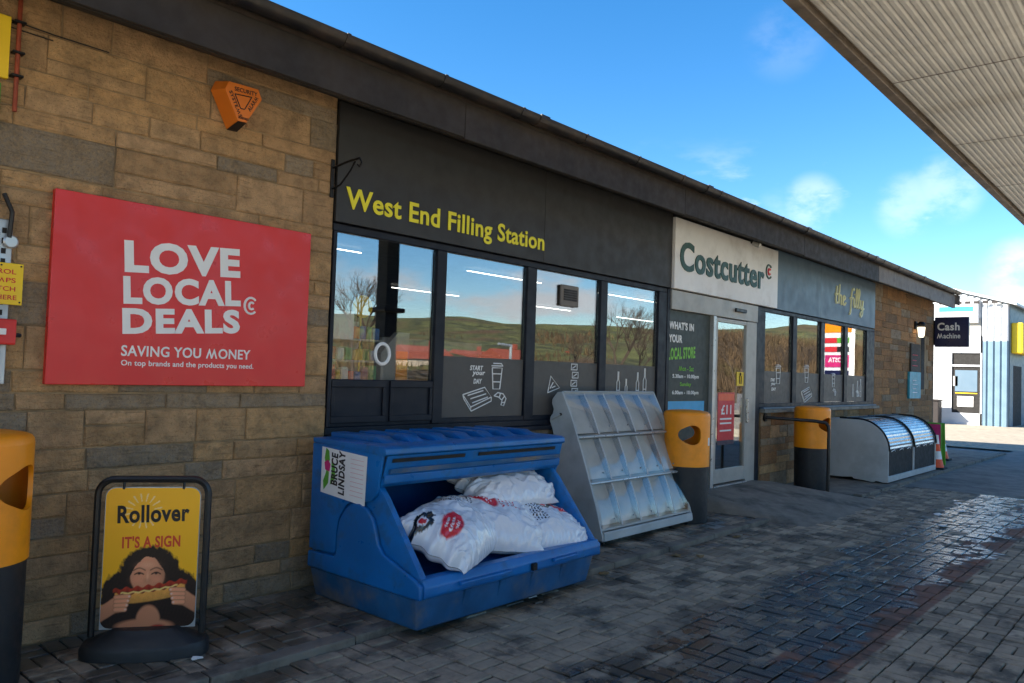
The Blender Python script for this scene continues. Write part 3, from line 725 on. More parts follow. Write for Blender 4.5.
# ------------------------------------------------------------------ litter bins
def opening_r(phi): return .105 * (1 + .10 * math.cos(3 * (phi - math.pi)))
def make_bin():
    root = thing('litter_bin', '', 'litter bin', (0, 0, 0), 'yellow topped litter bins')
    R0 = .262; nt_, nz_ = 128, 46; z0, z1 = .625, 1.19
    hood = MB(); V = {}
    ops = [(0., .98), (math.pi, .98)]
    def loc(th, z):
        best = None
        for (a, zc) in ops:
            d = (th - a + math.pi) % (2 * math.pi) - math.pi
            X_, Y_ = d * R0 / 1.28, (z - zc)
            ph = math.atan2(Y_, X_); rr = math.hypot(X_, Y_) - opening_r(ph)
            if best is None or rr < best[0]: best = (rr, a, zc, ph)
        return best
    keep = {}
    for i in range(nt_):
        for j in range(nz_):
            keep[i, j] = loc((i + .5) * 2 * math.pi / nt_, z0 + (j + .5) * (z1 - z0) / nz_)[0] > 0
    def pos(i, j):
        th, z = i * 2 * math.pi / nt_, z0 + j * (z1 - z0) / nz_
        nb_ = [keep.get(((i + a) % nt_, j + b)) for a in (-1, 0) for b in (-1, 0)]
        if True in nb_ and False in nb_:
            rr, a, zc, ph = loc(th, z); q = opening_r(ph); th = a + q * math.cos(ph) * 1.28 / R0; z = zc + q * math.sin(ph)
        return th, z
    def vid(i, j, inn):
        k = (i % nt_, j, inn)
        if k not in V:
            th, z = pos(i % nt_, j); r = R0 - (.022 if inn else 0)
            V[k] = len(hood.v); hood.v.append((r * math.cos(th), r * math.sin(th), z))
        return V[k]
    for (i, j), ok in keep.items():
        if not ok: continue
        hood.f.append((vid(i, j, 0), vid(i + 1, j, 0), vid(i + 1, j + 1, 0), vid(i, j + 1, 0)))
        hood.f.append((vid(i, j, 1), vid(i, j + 1, 1), vid(i + 1, j + 1, 1), vid(i + 1, j, 1)))
        for (di, dj, e) in ((0, -1, ((0, 0), (1, 0))), (0, 1, ((1, 1), (0, 1))), (-1, 0, ((0, 1), (0, 0))), (1, 0, ((1, 0), (1, 1)))):
            q = ((i + di) % nt_, j + dj)
            if keep.get(q) is False or q not in keep:
                (a, b), (c_, d) = e
                hood.f.append((vid(i + a, j + b, 0), vid(i + a, j + b, 1), vid(i + c_, j + d, 1), vid(i + c_, j + d, 0)))
    prof = [(R0, 1.19), (R0 - .004, 1.212), (R0 - .014, 1.226), (R0 - .035, 1.236), (R0 - .09, 1.246), (.05, 1.254)]
    k0 = len(hood.v); n = nt_
    top = [(r * math.cos(2 * math.pi * k / n), r * math.sin(2 * math.pi * k / n), z) for r, z in prof for k in range(n)]
    hood.add(top, [(i * n + k, i * n + (k + 1) % n, (i + 1) * n + (k + 1) % n, (i + 1) * n + k) for i in range(len(prof) - 1) for k in range(n)] + [tuple((len(prof) - 1) * n + k for k in range(n))])
    h = hood.build('hood', 'bin_yellow', root, smooth=True, fix=False)
    MB().lathe([(.245, 0), (.250, .02), (.252, .3), (.254, .622)], 0, 0, 48).build('body', 'bin_black', root, smooth=True)
    MB().lathe([(.20, .63), (.20, .66), (.12, .662)], 0, 0, 24).build('liner', 'dark_interior', root)
    MB().add([(R0 * math.cos(a) * 1.004, R0 * math.sin(a) * 1.004, z) for a in (.95, 1.06, 1.17) for z in (.86, .95)], [(0, 2, 3, 1), (2, 4, 5, 3)]).build('sticker', 'white_print', root)
    return root
def copy_tree(root):
    r = root.copy(); COL.objects.link(r)
    for ch in list(root.children):
        k = ch.copy(); COL.objects.link(k); k.parent = r; k.matrix_parent_inverse = ch.matrix_parent_inverse.copy()
    return r
bin0 = make_bin()
spots = [((1.11, -.47, 0), -47, 'yellow topped black litter bin cut off by the left edge, near the hot dog sign'),
         ((8.03, -.50, 0), -141, 'yellow topped black litter bin beside the clear fronted display cabinet'),
         ((11.96, -.46, -.002), -108, 'yellow topped black litter bin behind the black handrail')]
for k, (p, a, lab) in enumerate(spots):
    o = bin0 if k == 0 else copy_tree(bin0)
    o.location = p; o.rotation_euler = (0, 0, rad(a)); o['label'] = lab

# ------------------------------------------------------------------ hot dog swing sign
AP, AQ = Vector((1.72, -.37, 0)), Vector((2.21, -.72, 0))
AR = (AQ - AP).normalized(); AU = Vector((0, 0, 1)); AN = AR.cross(AU)
AF = (AR, AU)
ab = thing('pavement_sign', 'black framed swing sign with a yellow hot dog poster standing on the paving', 'pavement sign', tuple(AP + AR * .3))
def A(s, z, n=0.): return AP + AR * s + AU * z + AN * n
def rr_path(s0, s1, z0, z1, r, n=8):
    pts = [(s0, z0)]
    pts += [(s0 + r - r * math.cos(a), z1 - r + r * math.sin(a)) for a in np.linspace(0, math.pi / 2, n)]
    pts += [(s1 - r + r * math.sin(a), z1 - r + r * math.cos(a)) for a in np.linspace(0, math.pi / 2, n)]
    return pts + [(s1, z0)]
MB().tube([A(s, z) for s, z in rr_path(.018, .59, .10, .955, .085)], .019, 8).build('frame', 'black_plastic', ab, smooth=True)
pl = rr_path(.058, .552, .135, .912, .055)
pl = pl[:-1] + [(.552 - .05, .135 + 0), ] if False else pl
MB().add([A(s, z, -.008) for s, z in pl] + [A(s, z, .004) for s, z in pl], [tuple(range(len(pl))), tuple(range(2 * len(pl) - 1, len(pl) - 1, -1))] + [(i, (i + 1) % len(pl), len(pl) + (i + 1) % len(pl), len(pl) + i) for i in range(len(pl))]).build('panel', 'galv', ab)
for s in (.15, .46): MB().tube([A(s, .955, .0), A(s, .90, .006)], .007, 6).build('hanger', 'black_plastic', ab)
bp_ = []
for k in range(21):
    a = math.pi * k / 20; bp_.append((.30 - .33 * math.cos(a), .155 * (math.sin(a) ** .6)))
prof_ = [(p[0], p[1]) for p in bp_]
bm_ = MB()
front = [(s, d) for s, d in prof_]; rear = [(s, -d * .9) for s, d in prof_][::-1][1:-1]
ring = front + rear
def ringz(z, k): return [A(.30 + (s - .30) * k, z, d * k) for s, d in ring]
nn = len(ring)
vs = [p for (z, k) in ((0, 1.), (.05, 1.), (.075, .96), (.12, .62), (.145, .50)) for p in ringz(z, k)]
bm_.add(vs, [tuple(range(nn))] + [(q * nn + i, q * nn + (i + 1) % nn, (q + 1) * nn + (i + 1) % nn, (q + 1) * nn + i) for q in range(4) for i in range(nn)] + [tuple(4 * nn + i for i in range(nn))]).build('base', 'bin_black', ab, smooth=True)
def sm(d, w=.012): return np.clip(.5 - d / w, 0, 1)[:, None]
def cap_d(x, y, a, b): # distance to segment
    ax, ay = a; bx, by = b; t = np.clip(((x - ax) * (bx - ax) + (y - ay) * (by - ay)) / ((bx - ax) ** 2 + (by - ay) ** 2), 0, 1)
    return np.hypot(x - ax - t * (bx - ax), y - ay - t * (by - ay)), t
def fbm(x, y, f=8., o=4):
    z = np.zeros_like(x); a = 1.
    rs = np.random.RandomState(4)
    for i in range(o):
        for k in range(5):
            th = rs.rand() * 6.283; ph = rs.rand() * 6.283; z += a * np.sin((x * np.cos(th) + y * np.sin(th)) * f * (1 + .5 * rs.rand()) * 6.283 + ph) / 5
        a *= .55; f *= 1.9
    return z
def poster(s, t):
    x = s; y = t * 1.57; asp = 1.57
    C_ = lambda *k: np.array(c(*k))
    col = np.ones((len(s), 3)) * C_(255, 184, 24)
    col = col * (1 - .12 * np.clip((.8 - t) * .6, 0, 1))[:, None]
    ang = np.arctan2(y - 1.31, x - .40); rd = np.hypot(x - .40, y - 1.31)           # sunburst
    ray_ = (np.abs(((ang / (2 * math.pi) * 16) % 1) - .5) < .11) & (rd > .11) & (rd < .20)
    col = np.where(ray_[:, None], .55 * col + .45 * C_(255, 246, 200), col)
    nz_ = fbm(x, y, 9.)
    hd = np.minimum.reduce([np.hypot((x - .50) / 1.0, (y - .585) / .98) - .33, np.hypot((x - .26), (y - .38)) - .27, np.hypot((x - .78), (y - .38)) - .26, np.hypot(x - .5, y - .2) - .36, np.hypot((x - .5) / 1.9, y + .05) - .38]) + nz_ * .022
    hair = C_(34, 20, 16) * (1 + .5 * fbm(x, y, 22.)[:, None].clip(-.6, 1))
    col = col + (hair - col) * sm(hd, .03)
    skin = np.array(c(222, 146, 106))
    sh = lambda k: skin * (1 + k[:, None])
    neck = np.minimum(np.hypot((x - .5) / .75, (y - .08)) - .17, np.hypot((x - .46) / 2.6, (y + .04)) - .14)
    col = col + (sh(-.28 + .5 * (y - .1)) - col) * sm(neck, .03)
    top_ = np.hypot((x - .62) / 1.5, y + .06) - .09; col = col + (C_(150, 40, 30) - col) * sm(top_, .02)
    fx, fy = (x - .475) / .185, (y - .60) / .235
    fd = np.hypot(fx, fy) - 1
    fl = .22 * fx * -.6 + .20 * fy - .20 * (fx ** 2)
    face = sh(np.clip(fl, -.5, .3)); col = col + (face - col) * sm(fd * .19, .016)
    yh = .795 - 6.0 * (x - .48) ** 2 + .006 * np.sin(x * 60)
    col = np.where(((fd < .25) & (y > yh))[:, None], C_(36, 22, 17) * (1 + .4 * fbm(x, y, 22.)[:, None]), col)
    for ex in (.385, .565):
        d, _ = cap_d(x, y - .014 * np.cos((x - ex) * 40), (ex - .045, .602), (ex + .045, .602)); col = col + (C_(30, 16, 12) - col) * sm(d - .008, .008)
        d = np.hypot(x - ex, (y - .604) * 1.5) - .016; col = col + (C_(20, 12, 10) - col) * sm(d, .008)
        d, _ = cap_d(x, y - .02 * np.cos((x - ex) * 30), (ex - .06, .648), (ex + .06, .648)); col = col + (C_(50, 28, 20) - col) * sm(d - .007, .01) * .85
    d = np.hypot((x - .475) / 1.4, y - .525) - .028; col = col + (skin * .72 - col) * sm(d, .03) * .6
    for ex in (.365, .585):
        d = np.hypot((x - ex) / .055, (y - .535) / .04); col = col + (np.array(c(236, 150, 112)) - col) * (np.exp(-d * d) * .55)[:, None]
    d = np.hypot((x - .475) / .012, (y - .575) / .05); col = col + (np.array(c(250, 186, 146)) - col) * (np.exp(-d * d) * .5)[:, None]
    d = np.hypot((x - .47) / .09, (y - .70) / .035); col = col + (np.array(c(246, 178, 138)) - col) * (np.exp(-d * d) * .5)[:, None]
    # bun and sausage
    def along(x0): return .385 + .13 * (x0 - .5) - .16 * ((x0 - .5) ** 2) * -1.0
    yc = along(x); inside = (np.abs(x - .51) - .37)
    bun = np.maximum(np.abs(y - yc + .012) - (.082 * np.sqrt(np.clip(1 - ((x - .51) / .40) ** 4, 0, 1))), inside)
    bc = C_(228, 156, 70)[None, :] * (1 + .9 * np.clip((yc - .01 - y) * -3, -.5, .25)[:, None] + .10 * nz_[:, None])
    col = col + (bc - col) * sm(bun, .014)
    ys = yc + .052 + .014 * np.sin(x * 55)
    sau = np.maximum(np.abs(y - ys) - .034 * np.sqrt(np.clip(1 - ((x - .51) / .41) ** 6, 0, 1)), np.abs(x - .51) - .39)
    sc_ = C_(158, 44, 22)[None, :] * (1 + .5 * np.sin(x * 110)[:, None] * .35 + .8 * np.clip((y - ys) * 12, -.4, .5)[:, None]); col = col + (sc_ - col) * sm(sau, .01)
    zz = np.abs(y - (yc + .02 + .016 * np.abs(((x * 9) % 1) - .5) * 2)) - .009; zz = np.maximum(zz, np.abs(x - .5) - .30); col = col + (C_(244, 206, 120) - col) * sm(zz, .008)
    # hands
    for (hx, hy, sx) in ((.20, .27, 1), (.82, .335, -1)):
        d = np.hypot((x - hx + sx * .03) / 1.2, (y - hy + .01)) - .085; col = col + (sh(np.clip((y - hy) * 1.6 - .22, -.5, .2)) - col) * sm(d, .016)
        d, _ = cap_d(x, y, (hx - sx * .08, hy - .03), (hx - sx * .30, hy - .17)); col = col + (sh(np.clip((y - hy) * 1.1 - .2, -.5, .1)) - col) * sm(d - .075, .016)
        for k in range(4):
            a = (hx - sx * .045, hy + .075 - .045 * k); b = (hx + sx * (.085 - .012 * k), hy + .083 - .048 * k)
            d, tt = cap_d(x, y, a, b); col = col + (skin * .45 - col) * sm(d - .0285, .006)
            col = col + (sh(.12 - 7 * (d ** 1.0) * .9 + .06 * tt) - col) * sm(d - .0235, .008)
            n_ = np.hypot((x - b[0] - sx * .008) / 1.2, y - b[1]) - .010; col = col + (C_(232, 190, 170) - col) * sm(n_, .006)
    col = col * (1 + .07 * fbm(x, y, 40., 2)[:, None] * sm(hd - .1, .2))
    return np.clip(col, .004, 1)
pc = [(s, z) for s, z in pl]
def poster_place(s, t):
    # clip the print to the panel's rounded top
    z = .14 + t * (.907 - .14); r = .05
    dz = np.clip(z - (.907 - r), 0, r); inset = r - np.sqrt(np.clip(r * r - dz * dz, 0, None)); db = np.clip(.14 + r - z, 0, r); inset = np.maximum(inset, r - np.sqrt(np.clip(r * r - db * db, 0, None)))
    ss = .062 + inset + s * (.486 - 2 * inset)
    return [AP[i] + AR[i] * ss + AU[i] * z + AN[i] * .0065 for i in range(3)]
painted('poster', 'poster_print', ab, poster, 150, 230, poster_place)
text('lettering', 'Rollover', 'dark_print', ab, tuple(A(.125, .712, .0066)), .372, .098, AF, off=.03, depth=.0015, rot=rad(1.5))
text('lettering', "IT'S A SIGN", 'sign_red', ab, tuple(A(.155, .575, .0066)), .30, .066, AF, off=.03, depth=.0015, rot=rad(1))

# ------------------------------------------------------------------ blue coal bunker
SX0, SX1 = 3.235, 5.10
sk = thing('coal_bunker', 'open blue plastic bunker full of white sacks in front of the shop window', 'bunker', ((SX0 + SX1) / 2, -.8, 0))
pz = MB(); b0 = (SX0 + .05, SX1 - .05, -1.30, -.22); b1 = (SX0 + .01, SX1 - .01, -1.335, -.2)
pz.add([(b0[0], b0[2], .0), (b0[1], b0[2], .0), (b0[1], b0[3], 0), (b0[0], b0[3], 0), (b1[0], b1[2], .205), (b1[1], b1[2], .205), (b1[1], b1[3], .205), (b1[0], b1[3], .205)],
       [(0, 1, 2, 3), (4, 7, 6, 5), (0, 4, 5, 1), (1, 5, 6, 2), (2, 6, 7, 3), (3, 7, 4, 0)])
pz.build('plinth', 'skip_plinth', sk, .02, 3, True)
for q in range(4):      # forklift ribs on the plinth front
    x_ = SX0 + .42 + q * .34; MB().prism([(-1.295, .02), (-1.352, .20), (-1.30, .20)], x_, x_ + .06, 'x').build('plinth_rib', 'skip_plinth', sk, .006, 1)
cheek = [(-.205, .21), (-.205, 1.04), (-.62, 1.04), (-.90, .86), (-.985, .78), (-1.345, .345), (-1.375, .30), (-1.375, .215)]
arm = [(-.2, .208), (-.2, .318), (-.50, .330), (-.525, .352), (-.53, .50), (-.552, .585), (-.605, .66), (-.68, .705), (-.76, .716), (-.84, .695), (-.905, .635), (-.945, .55), (-.965, .485), (-1.02, .43), (-1.33, .33), (-1.385, .30), (-1.385, .212)]
for (a, b, s) in ((SX0 + .022, SX0 + .07, -1), (SX1 - .07, SX1 - .022, 1)):
    MB().prism(cheek, a, b, 'x').build('side_wall', 'skip_blue', sk, .008, 2, True)
    e0, e1 = (SX0 - .012, SX0 + .021) if s < 0 else (SX1 - .021, SX1 + .012)
    MB().prism(arm, e0, e1, 'x').build('side_panel', 'skip_blue', sk, .014, 3, True)
    hs_ = [(-.2, .335), (-.488, .345), (-.508, .36), (-.512, .505), (-.536, .598), (-.60, .682), (-.68, .728), (-.80, .735), (-.87, .745), (-.925, .80), (-.945, .90), (-.975, 1.05), (-.96, 1.072), (-.2, 1.072)]
    h0, h1 = (SX0 - .002, SX0 + .0205) if s < 0 else (SX1 - .0205, SX1 + .002)
    MB().prism(hs_, h0, h1, 'x').build('hood_side', 'skip_blue', sk, .006, 2, True)
MB().box(SX0 + .07, SX1 - .07, -.25, -.205, .21, 1.04).build('back_wall', 'skip_inside', sk)
MB().prism([(-.25, .45), (-1.30, .26), (-1.30, .22), (-.25, .22)], SX0 + .07, SX1 - .07, 'x').build('floor', 'skip_inside', sk)
MB().prism([(-1.30, .335), (-1.285, .30), (-1.30, .215), (-1.385, .215), (-1.40, .235), (-1.40, .29), (-1.375, .335)], SX0 + .02, SX1 - .02, 'x').build('front_lip', 'skip_blue', sk, .01, 3, True)
for (a, b) in ((SX0 + .30, SX0 + .78), (SX1 - .62, SX1 - .34)): MB().prism([(-1.402, .285), (-1.43, .280), (-1.43, .262), (-1.402, .255)], a, b, 'x').build('grip', 'skip_blue', sk, .005, 2)
MB().box(4.24, 4.29, -1.428, -1.402, .235, .285).build('latch', 'iron', sk, .005, 1)
# hood
MB().prism([(-.2, 1.075), (-.2, 1.11), (-.97, 1.11), (-1.005, 1.095), (-1.01, 1.06), (-.985, 1.045)], SX0 - .004, SX1 + .004, 'x').build('hood_top', 'skip_blue', sk, .008, 3, True)
for k in range(7):
    x_ = SX0 + .13 + k * .245
    MB().prism([(-.22, 1.108), (-.22, 1.145), (-.72, 1.150), (-.82, 1.108)], x_, x_ + .13, 'x').build('hood_rib', 'skip_blue', sk, .01, 2, True)
fr_ = MB().prism([(-.985, 1.044), (-1.002, 1.050), (-.965, .90), (-.945, .90)], SX0 + .022, SX1 - .022, 'x').build('hood_front', 'skip_blue', sk, .003, 1)
MB().prism([(-.944, .925), (-.985, .925), (-.975, .87), (-.93, .84), (-.91, .85)], SX0 + .022, SX1 - .022, 'x').build('hood_edge', 'skip_blue', sk, .01, 3, True)
for (a, b) in ((SX0 + .06, SX0 + .72), (SX0 + .86, SX1 - .12)): MB().prism([(-1.003, 1.03), (-1.008, 1.03), (-1.0, 1.005), (-.995, 1.005)], a, b, 'x').build('slot', 'dark_interior', sk)
MB().prism([(-.98, .96), (-1.003, .965), (-.998, .935), (-.975, .93)], SX0 + .05, SX1 - .05, 'x').build('hood_groove', 'skip_plinth', sk)
# supplier's label on the end
LF = (Vector((0, -1, 0)), Vector((0, 0, 1)))
lx = SX0 - .003
lb = MB().add([(lx, -.315, 1.055), (lx, -.315, .74), (lx, -.81, .705), (lx, -.82, 1.03)], [(0, 1, 2, 3)])
lb.add([(lx - .0015, p[1], p[2]) for p in lb.v[:4]], [(3, 2, 1, 0), (0, 1, 5, 4)][:1]); lb.build('label_sheet', 'white_print', sk)
VF = (Vector((0, 0, 1)), Vector((0, 1, 0)))       # lettering that reads upwards
text('label_lettering', 'BRUCE', 'dark_print', sk, (lx - .0016, -.505, .80), .225, .075, VF, off=.04, depth=.001, shear=.15)
text('label_lettering', 'LINDSAY', 'dark_print', sk, (lx - .0016, -.585, .745), .30, .070, VF, off=.04, depth=.001, shear=.15)
leafs = [[(0, 0), (.05, .05), (.055, .12), (.03, .19), (.02, .12), (-.01, .06)], [(.02, .15), (.06, .21), (.05, .27), (.015, .29), (.0, .22)], [(.07, .04), (.13, .09), (.12, .17), (.08, .22), (.085, .13)]]
for lf in leafs: polyflat('label_leaf', 'green_frame', sk, lf, (lx - .0016, -.35, .76), LF, .0008)
polyflat('label_flower', 'magenta_print', sk, [(0, 0), (.05, -.01), (.06, .04), (.03, .07), (-.01, .05)], (lx - .0016, -.36, .90), LF, .0012)
strokes('label_rule', 'red_print', sk, [[(0, k * .03), (.14, k * .03 - .006)] for k in range(9)], (lx - .0016, -.645, .76), 1, 1, LF, r=.0009, lift=.0)

def sack(name, label, o, rx, ry, hh, rz, tilt, roll, seed, prints, fold=1.):
    """a filled plastic sack: a pillow with creases running in from its seams"""
    nx, ny = 110, 76; rnd = np.random.RandomState(seed); off = rnd.rand(3) * 50
    u, v = np.meshgrid(np.linspace(-1, 1, nx + 1), np.linspace(-1, 1, ny + 1))
    base = np.clip(1 - np.abs(u) ** 3.2, 0, 1) ** .62 * np.clip(1 - np.abs(v) ** 2.6, 0, 1) ** .62
    nzv = np.array([noise.fractal(Vector((a * 2.2 + off[0], b * 2.0 + off[1], off[2])), .9, 2.1, 5) for a, b in zip(u.ravel(), v.ravel())]).reshape(u.shape)
    rid = np.array([1 - abs(noise.noise(Vector((a * 3.4 + off[1], b * 3.0 + off[2], off[0])))) * 2 for a, b in zip(u.ravel(), v.ravel())]).reshape(u.shape)
    edge = np.clip(np.abs(u) * 1.15, 0, 1) ** 3
    seam = np.sin(v * 21 + nzv * 5) * edge * .05 + np.sin(u * 24 + nzv * 4) * np.clip(np.abs(v), 0, 1) ** 4 * .04
    zt = hh * base * (1 + .10 * nzv) + (np.abs(seam) * .42 * np.minimum(1, base * 5) + np.clip(rid - .45, 0, 1) * .05 * base * (.35 + edge)) * fold
    xs = u * rx * (1 - .05 * (1 - base)) + nzv * .010 - .02 * np.sign(u) * edge * np.sin(v * 13) ; ys = v * ry + nzv * .010
    col = prints(u.ravel(), v.ravel()); k = (nx + 1) * (ny + 1)
    vs = np.concatenate([np.stack([xs, ys, zt], -1).reshape(-1, 3), np.stack([xs, ys, -.45 * hh * base - .004], -1).reshape(-1, 3)])
    idx = np.arange(k).reshape(ny + 1, nx + 1); q = np.stack([idx[:-1, :-1], idx[:-1, 1:], idx[1:, 1:], idx[1:, :-1]], -1).reshape(-1, 4)
    me = bpy.data.meshes.new(name); me.from_pydata(vs.tolist(), [], q.tolist() + (q[:, ::-1] + k).tolist())
    ca = me.color_attributes.new('Col', 'FLOAT_COLOR', 'POINT'); cc = np.concatenate([col, col * 0 + np.array(c(215, 216, 220))]); ca.data.foreach_set('color', np.concatenate([cc, np.ones((2 * k, 1))], 1).astype(np.float32).ravel())
    me.shade_smooth(); ob = link(name, me, 'bag_plastic'); ob.location = o; ob.rotation_euler = (tilt, roll, rz)
    return tag(ob, label, 'sack', 'white sacks in the blue bunker')
def prints(ell=(), dots=(), lines=(), words=()):
    def fn(u, v):
        col = np.ones((len(u), 3)) * np.array(c(222, 224, 230))
        for (x, y, a, b, rot) in ell:
            X, Y = u - x, (v - y) * .75; cr, sr = math.cos(rot), math.sin(rot); X, Y = X * cr + Y * sr, -X * sr + Y * cr
            d = np.hypot(X / a, Y / b) - 1; col = col + (np.array(c(206, 34, 44)) - col) * np.clip(.5 - d * 6, 0, 1)[:, None]
            for k in (-1, 0, 1):
                ln = (np.abs(Y - k * b * .45) < b * .13) & (np.abs(X) < a * (.6 - .15 * abs(k))) & (np.sin(X * 95 + k * 9) > -.35); col = np.where(ln[:, None], np.array(c(236, 226, 226)), col)
        for (x, y, r) in dots:
            d = np.hypot(u - x, (v - y) * .75); col = np.where(((d < r) & (d > r * .55))[:, None], np.array(c(26, 24, 26)), col); col = np.where((d < r * .42)[:, None], np.array(c(200, 40, 44)), col)
            col = np.where(((np.abs((v - y) * .75 + (u - x) * .1) < r * .35) & (np.abs(u - x) < r * 1.5) & (d > r * .55))[:, None], np.array(c(26, 24, 26)), col)
        for (x, y, w, h, k, dark) in lines:
            X, Y = (u - x) / w, (v - y) / h
            ln = (X > 0) & (X < 1) & (Y > 0) & (Y < 1) & ((X * k) % 1 < .55) & (np.sin(Y * 60 + np.floor(X * k) * 2) > -.5)
            col = np.where(ln[:, None], np.array(c(46, 42, 50)) if dark else np.array(c(200, 60, 80)), col)
        return col
    return fn
sack('coal_sack', 'bulging white sack with a red patch nearest the left end of the bunker', (3.75, -1.07, .485), .39, .29, .20, rad(24), rad(24), rad(-4), 3, prints([(-.52, -.15, .34, .20, .3)], [(-.80, .40, .17)], [(.2, .2, .3, .5, 4, True)]))
sack('coal_sack', 'white sack with a red patch lying across the middle of the bunker', (4.24, -.97, .465), .38, .30, .20, rad(-20), rad(22), rad(6), 9, prints([(-.2, .3, .36, .19, -.5)], [], [(.15, -.1, .45, .8, 5, False), (-.75, .0, .3, .6, 4, True)]))
sack('coal_sack', 'white printed sack at the right front of the bunker', (4.74, -1.08, .405), .36, .26, .16, rad(-8), rad(26), rad(8), 21, prints([(.5, .4, .34, .17, -.25)], [(.02, .42, .15)], [(-.5, -.3, .35, 1.0, 5, True)]))
sack('coal_sack', 'plain white sack on top of the others at the back of the bunker', (4.60, -.80, .69), .43, .24, .15, rad(-5), rad(24), rad(1), 33, prints([]))

# ------------------------------------------------------------------ clear fronted display cabinet
DX0, DX1 = 6.12, 7.85
ds = thing('display_cabinet', 'grey metal display cabinet with sloping clear compartments on castors', 'cabinet', ((DX0 + DX1) / 2, -.4, 0))
FP = [(-.17, 1.44), (-.285, 1.22), (-.378, 1.0), (-.465, .78), (-.543, .57), (-.622, .35), (-.682, .15)]
sp = FP + [(-.70, .10), (-.705, .055), (-.16, .055), (-.115, .70), (-.075, 1.02), (-.045, 1.10), (-.025, 1.14), (-.03, 1.18), (-.06, 1.215), (-.07, 1.26), (-.045, 1.32), (-.05, 1.36), (-.11, 1.43)]
for (a, b) in ((DX0, DX0 + .022), (DX1 - .022, DX1)): MB().prism(sp, a, b, 'x').build('side_panel', 'metal_grey', ds, .004, 1)
MB().prism([(-.685, .135), (-.708, .13), (-.712, .05), (-.16, .05), (-.16, .07), (-.69, .07)], DX0 + .023, DX1 - .023, 'x').build('base_bar', 'metal_grey', ds, .004, 1)
MB().prism([(-.12, 1.405), (-.16, 1.448), (-.19, 1.44), (-.16, 1.40)], DX0 + .023, DX1 - .023, 'x').build('top_rail', 'metal_grey', ds, .004, 1)
MB().prism([(-.10, 1.40), (-.14, .72), (-.19, .08), (-.17, .075), (-.12, .72), (-.085, 1.40)], DX0 + .023, DX1 - .023, 'x').build('back_panel', 'metal_grey', ds)
cw = (DX1 - DX0 - .05) / 5
rows = [(0, 1, 2), (2, 3, 4), (4, 5, 6)]
for ri, (i0, i1, i2) in enumerate(rows):
    A0, A2 = FP[i0], FP[i2]
    MB().prism([(A2[0] + .012, A2[1] + .008), (A2[0] + .01, A2[1] - .012), (A2[0] + .30, A2[1] + .035), (A2[0] + .30, A2[1] + .05)], DX0 + .025, DX1 - .025, 'x').build('shelf', 'metal_inner', ds)
    MB().prism([(A0[0] + .075, A0[1] - .03), (A2[0] + .055, A2[1] + .03), (A2[0] + .065, A2[1] + .03), (A0[0] + .085, A0[1] - .03)], DX0 + .025, DX1 - .025, 'x').build('chute', 'metal_inner', ds)
    if ri < 2: MB().prism([(A2[0] + .002, A2[1] + .008), (A2[0] - .002, A2[1] - .002), (A2[0] + .012, A2[1] - .010), (A2[0] + .012, A2[1] + .004)], DX0 + .025, DX1 - .025, 'x').build('cross_rail', 'alu', ds)
    for k in range(5):
        xa, xb = DX0 + .025 + k * cw, DX0 + .025 + (k + 1) * cw
        if k: MB().prism([(FP[i0][0] + .004, FP[i0][1] - .014), (FP[i1][0] + .004, FP[i1][1]), (A2[0] + .004, A2[1] + .014), (A2[0] + .055, A2[1] + .03), (A0[0] + .075, A0[1] - .03)], xa - .004, xa + .004, 'x').build('divider', 'acrylic_divider', ds); MB().prism([(FP[i0][0] - .008, FP[i0][1] - .02), (FP[i1][0] - .012, FP[i1][1]), (A2[0] - .008, A2[1] + .02), (A2[0] + .004, A2[1] + .02), (FP[i1][0] - .0, FP[i1][1]), (FP[i0][0] + .004, FP[i0][1] - .02)], xa - .0045, xa + .0045, 'x').build('divider_edge_glint', 'clad_white', ds)  # white front strips paint in the light caught by the clear divider edges
        p0, p1, p2 = FP[i0], FP[i1], FP[i2]; bow = .012
        fl = MB(); nseg = 6; vs = []
        for j in range(nseg + 1):
            q = j / nseg; y = p0[0] + (p2[0] - p0[0]) * q; z = p0[1] - .016 + (p2[1] + .016 - p0[1] + .016) * q
            mid = math.sin(q * math.pi) * bow
            for i in range(5):
                w = i / 4; vs.append((xa + .008 + (cw - .016) * w, y - mid * (1 + .8 * math.sin(w * math.pi)) - .004, z))
        fl.add(vs, [(j * 5 + i, j * 5 + i + 1, (j + 1) * 5 + i + 1, (j + 1) * 5 + i) for j in range(nseg) for i in range(4)])
        f_o = fl.build('flap', 'acrylic', ds, smooth=True)
        hx = xa + cw * .62; hy, hz = p1[0] * .45 + p2[0] * .55 - .022, p1[1] * .45 + p2[1] * .55
        MB().lathe([(.007, -.008), (.009, 0), (.004, .006)], hx, 0, 8).build('knob', 'steel', f_o).matrix_basis = Matrix.Translation((0, hy, hz))
MB().tube([(DX0 - .012, -.06, 1.155), (DX0 - .016, -.10, 1.18), (DX0 - .012, -.165, 1.215)], .009, 6).build('latch_rod', 'metal_grey', ds)
MB().tube([(DX0 - .012, -.165, 1.215), (DX0 + .0, -.165, 1.215)], .014, 10).build('latch_pin', 'iron', ds)
for x_ in (DX0 + .06, DX1 - .06):
    for y_ in (-.655, -.22):
        cst = MB().box(x_ - .016, x_ + .016, y_ - .02, y_ + .02, .035, .056).build('castor', 'steel', ds)
        MB().tube([(x_ - .012, y_, .026), (x_ + .012, y_, .026)], .025, 12).build('wheel', 'rubber', cst)

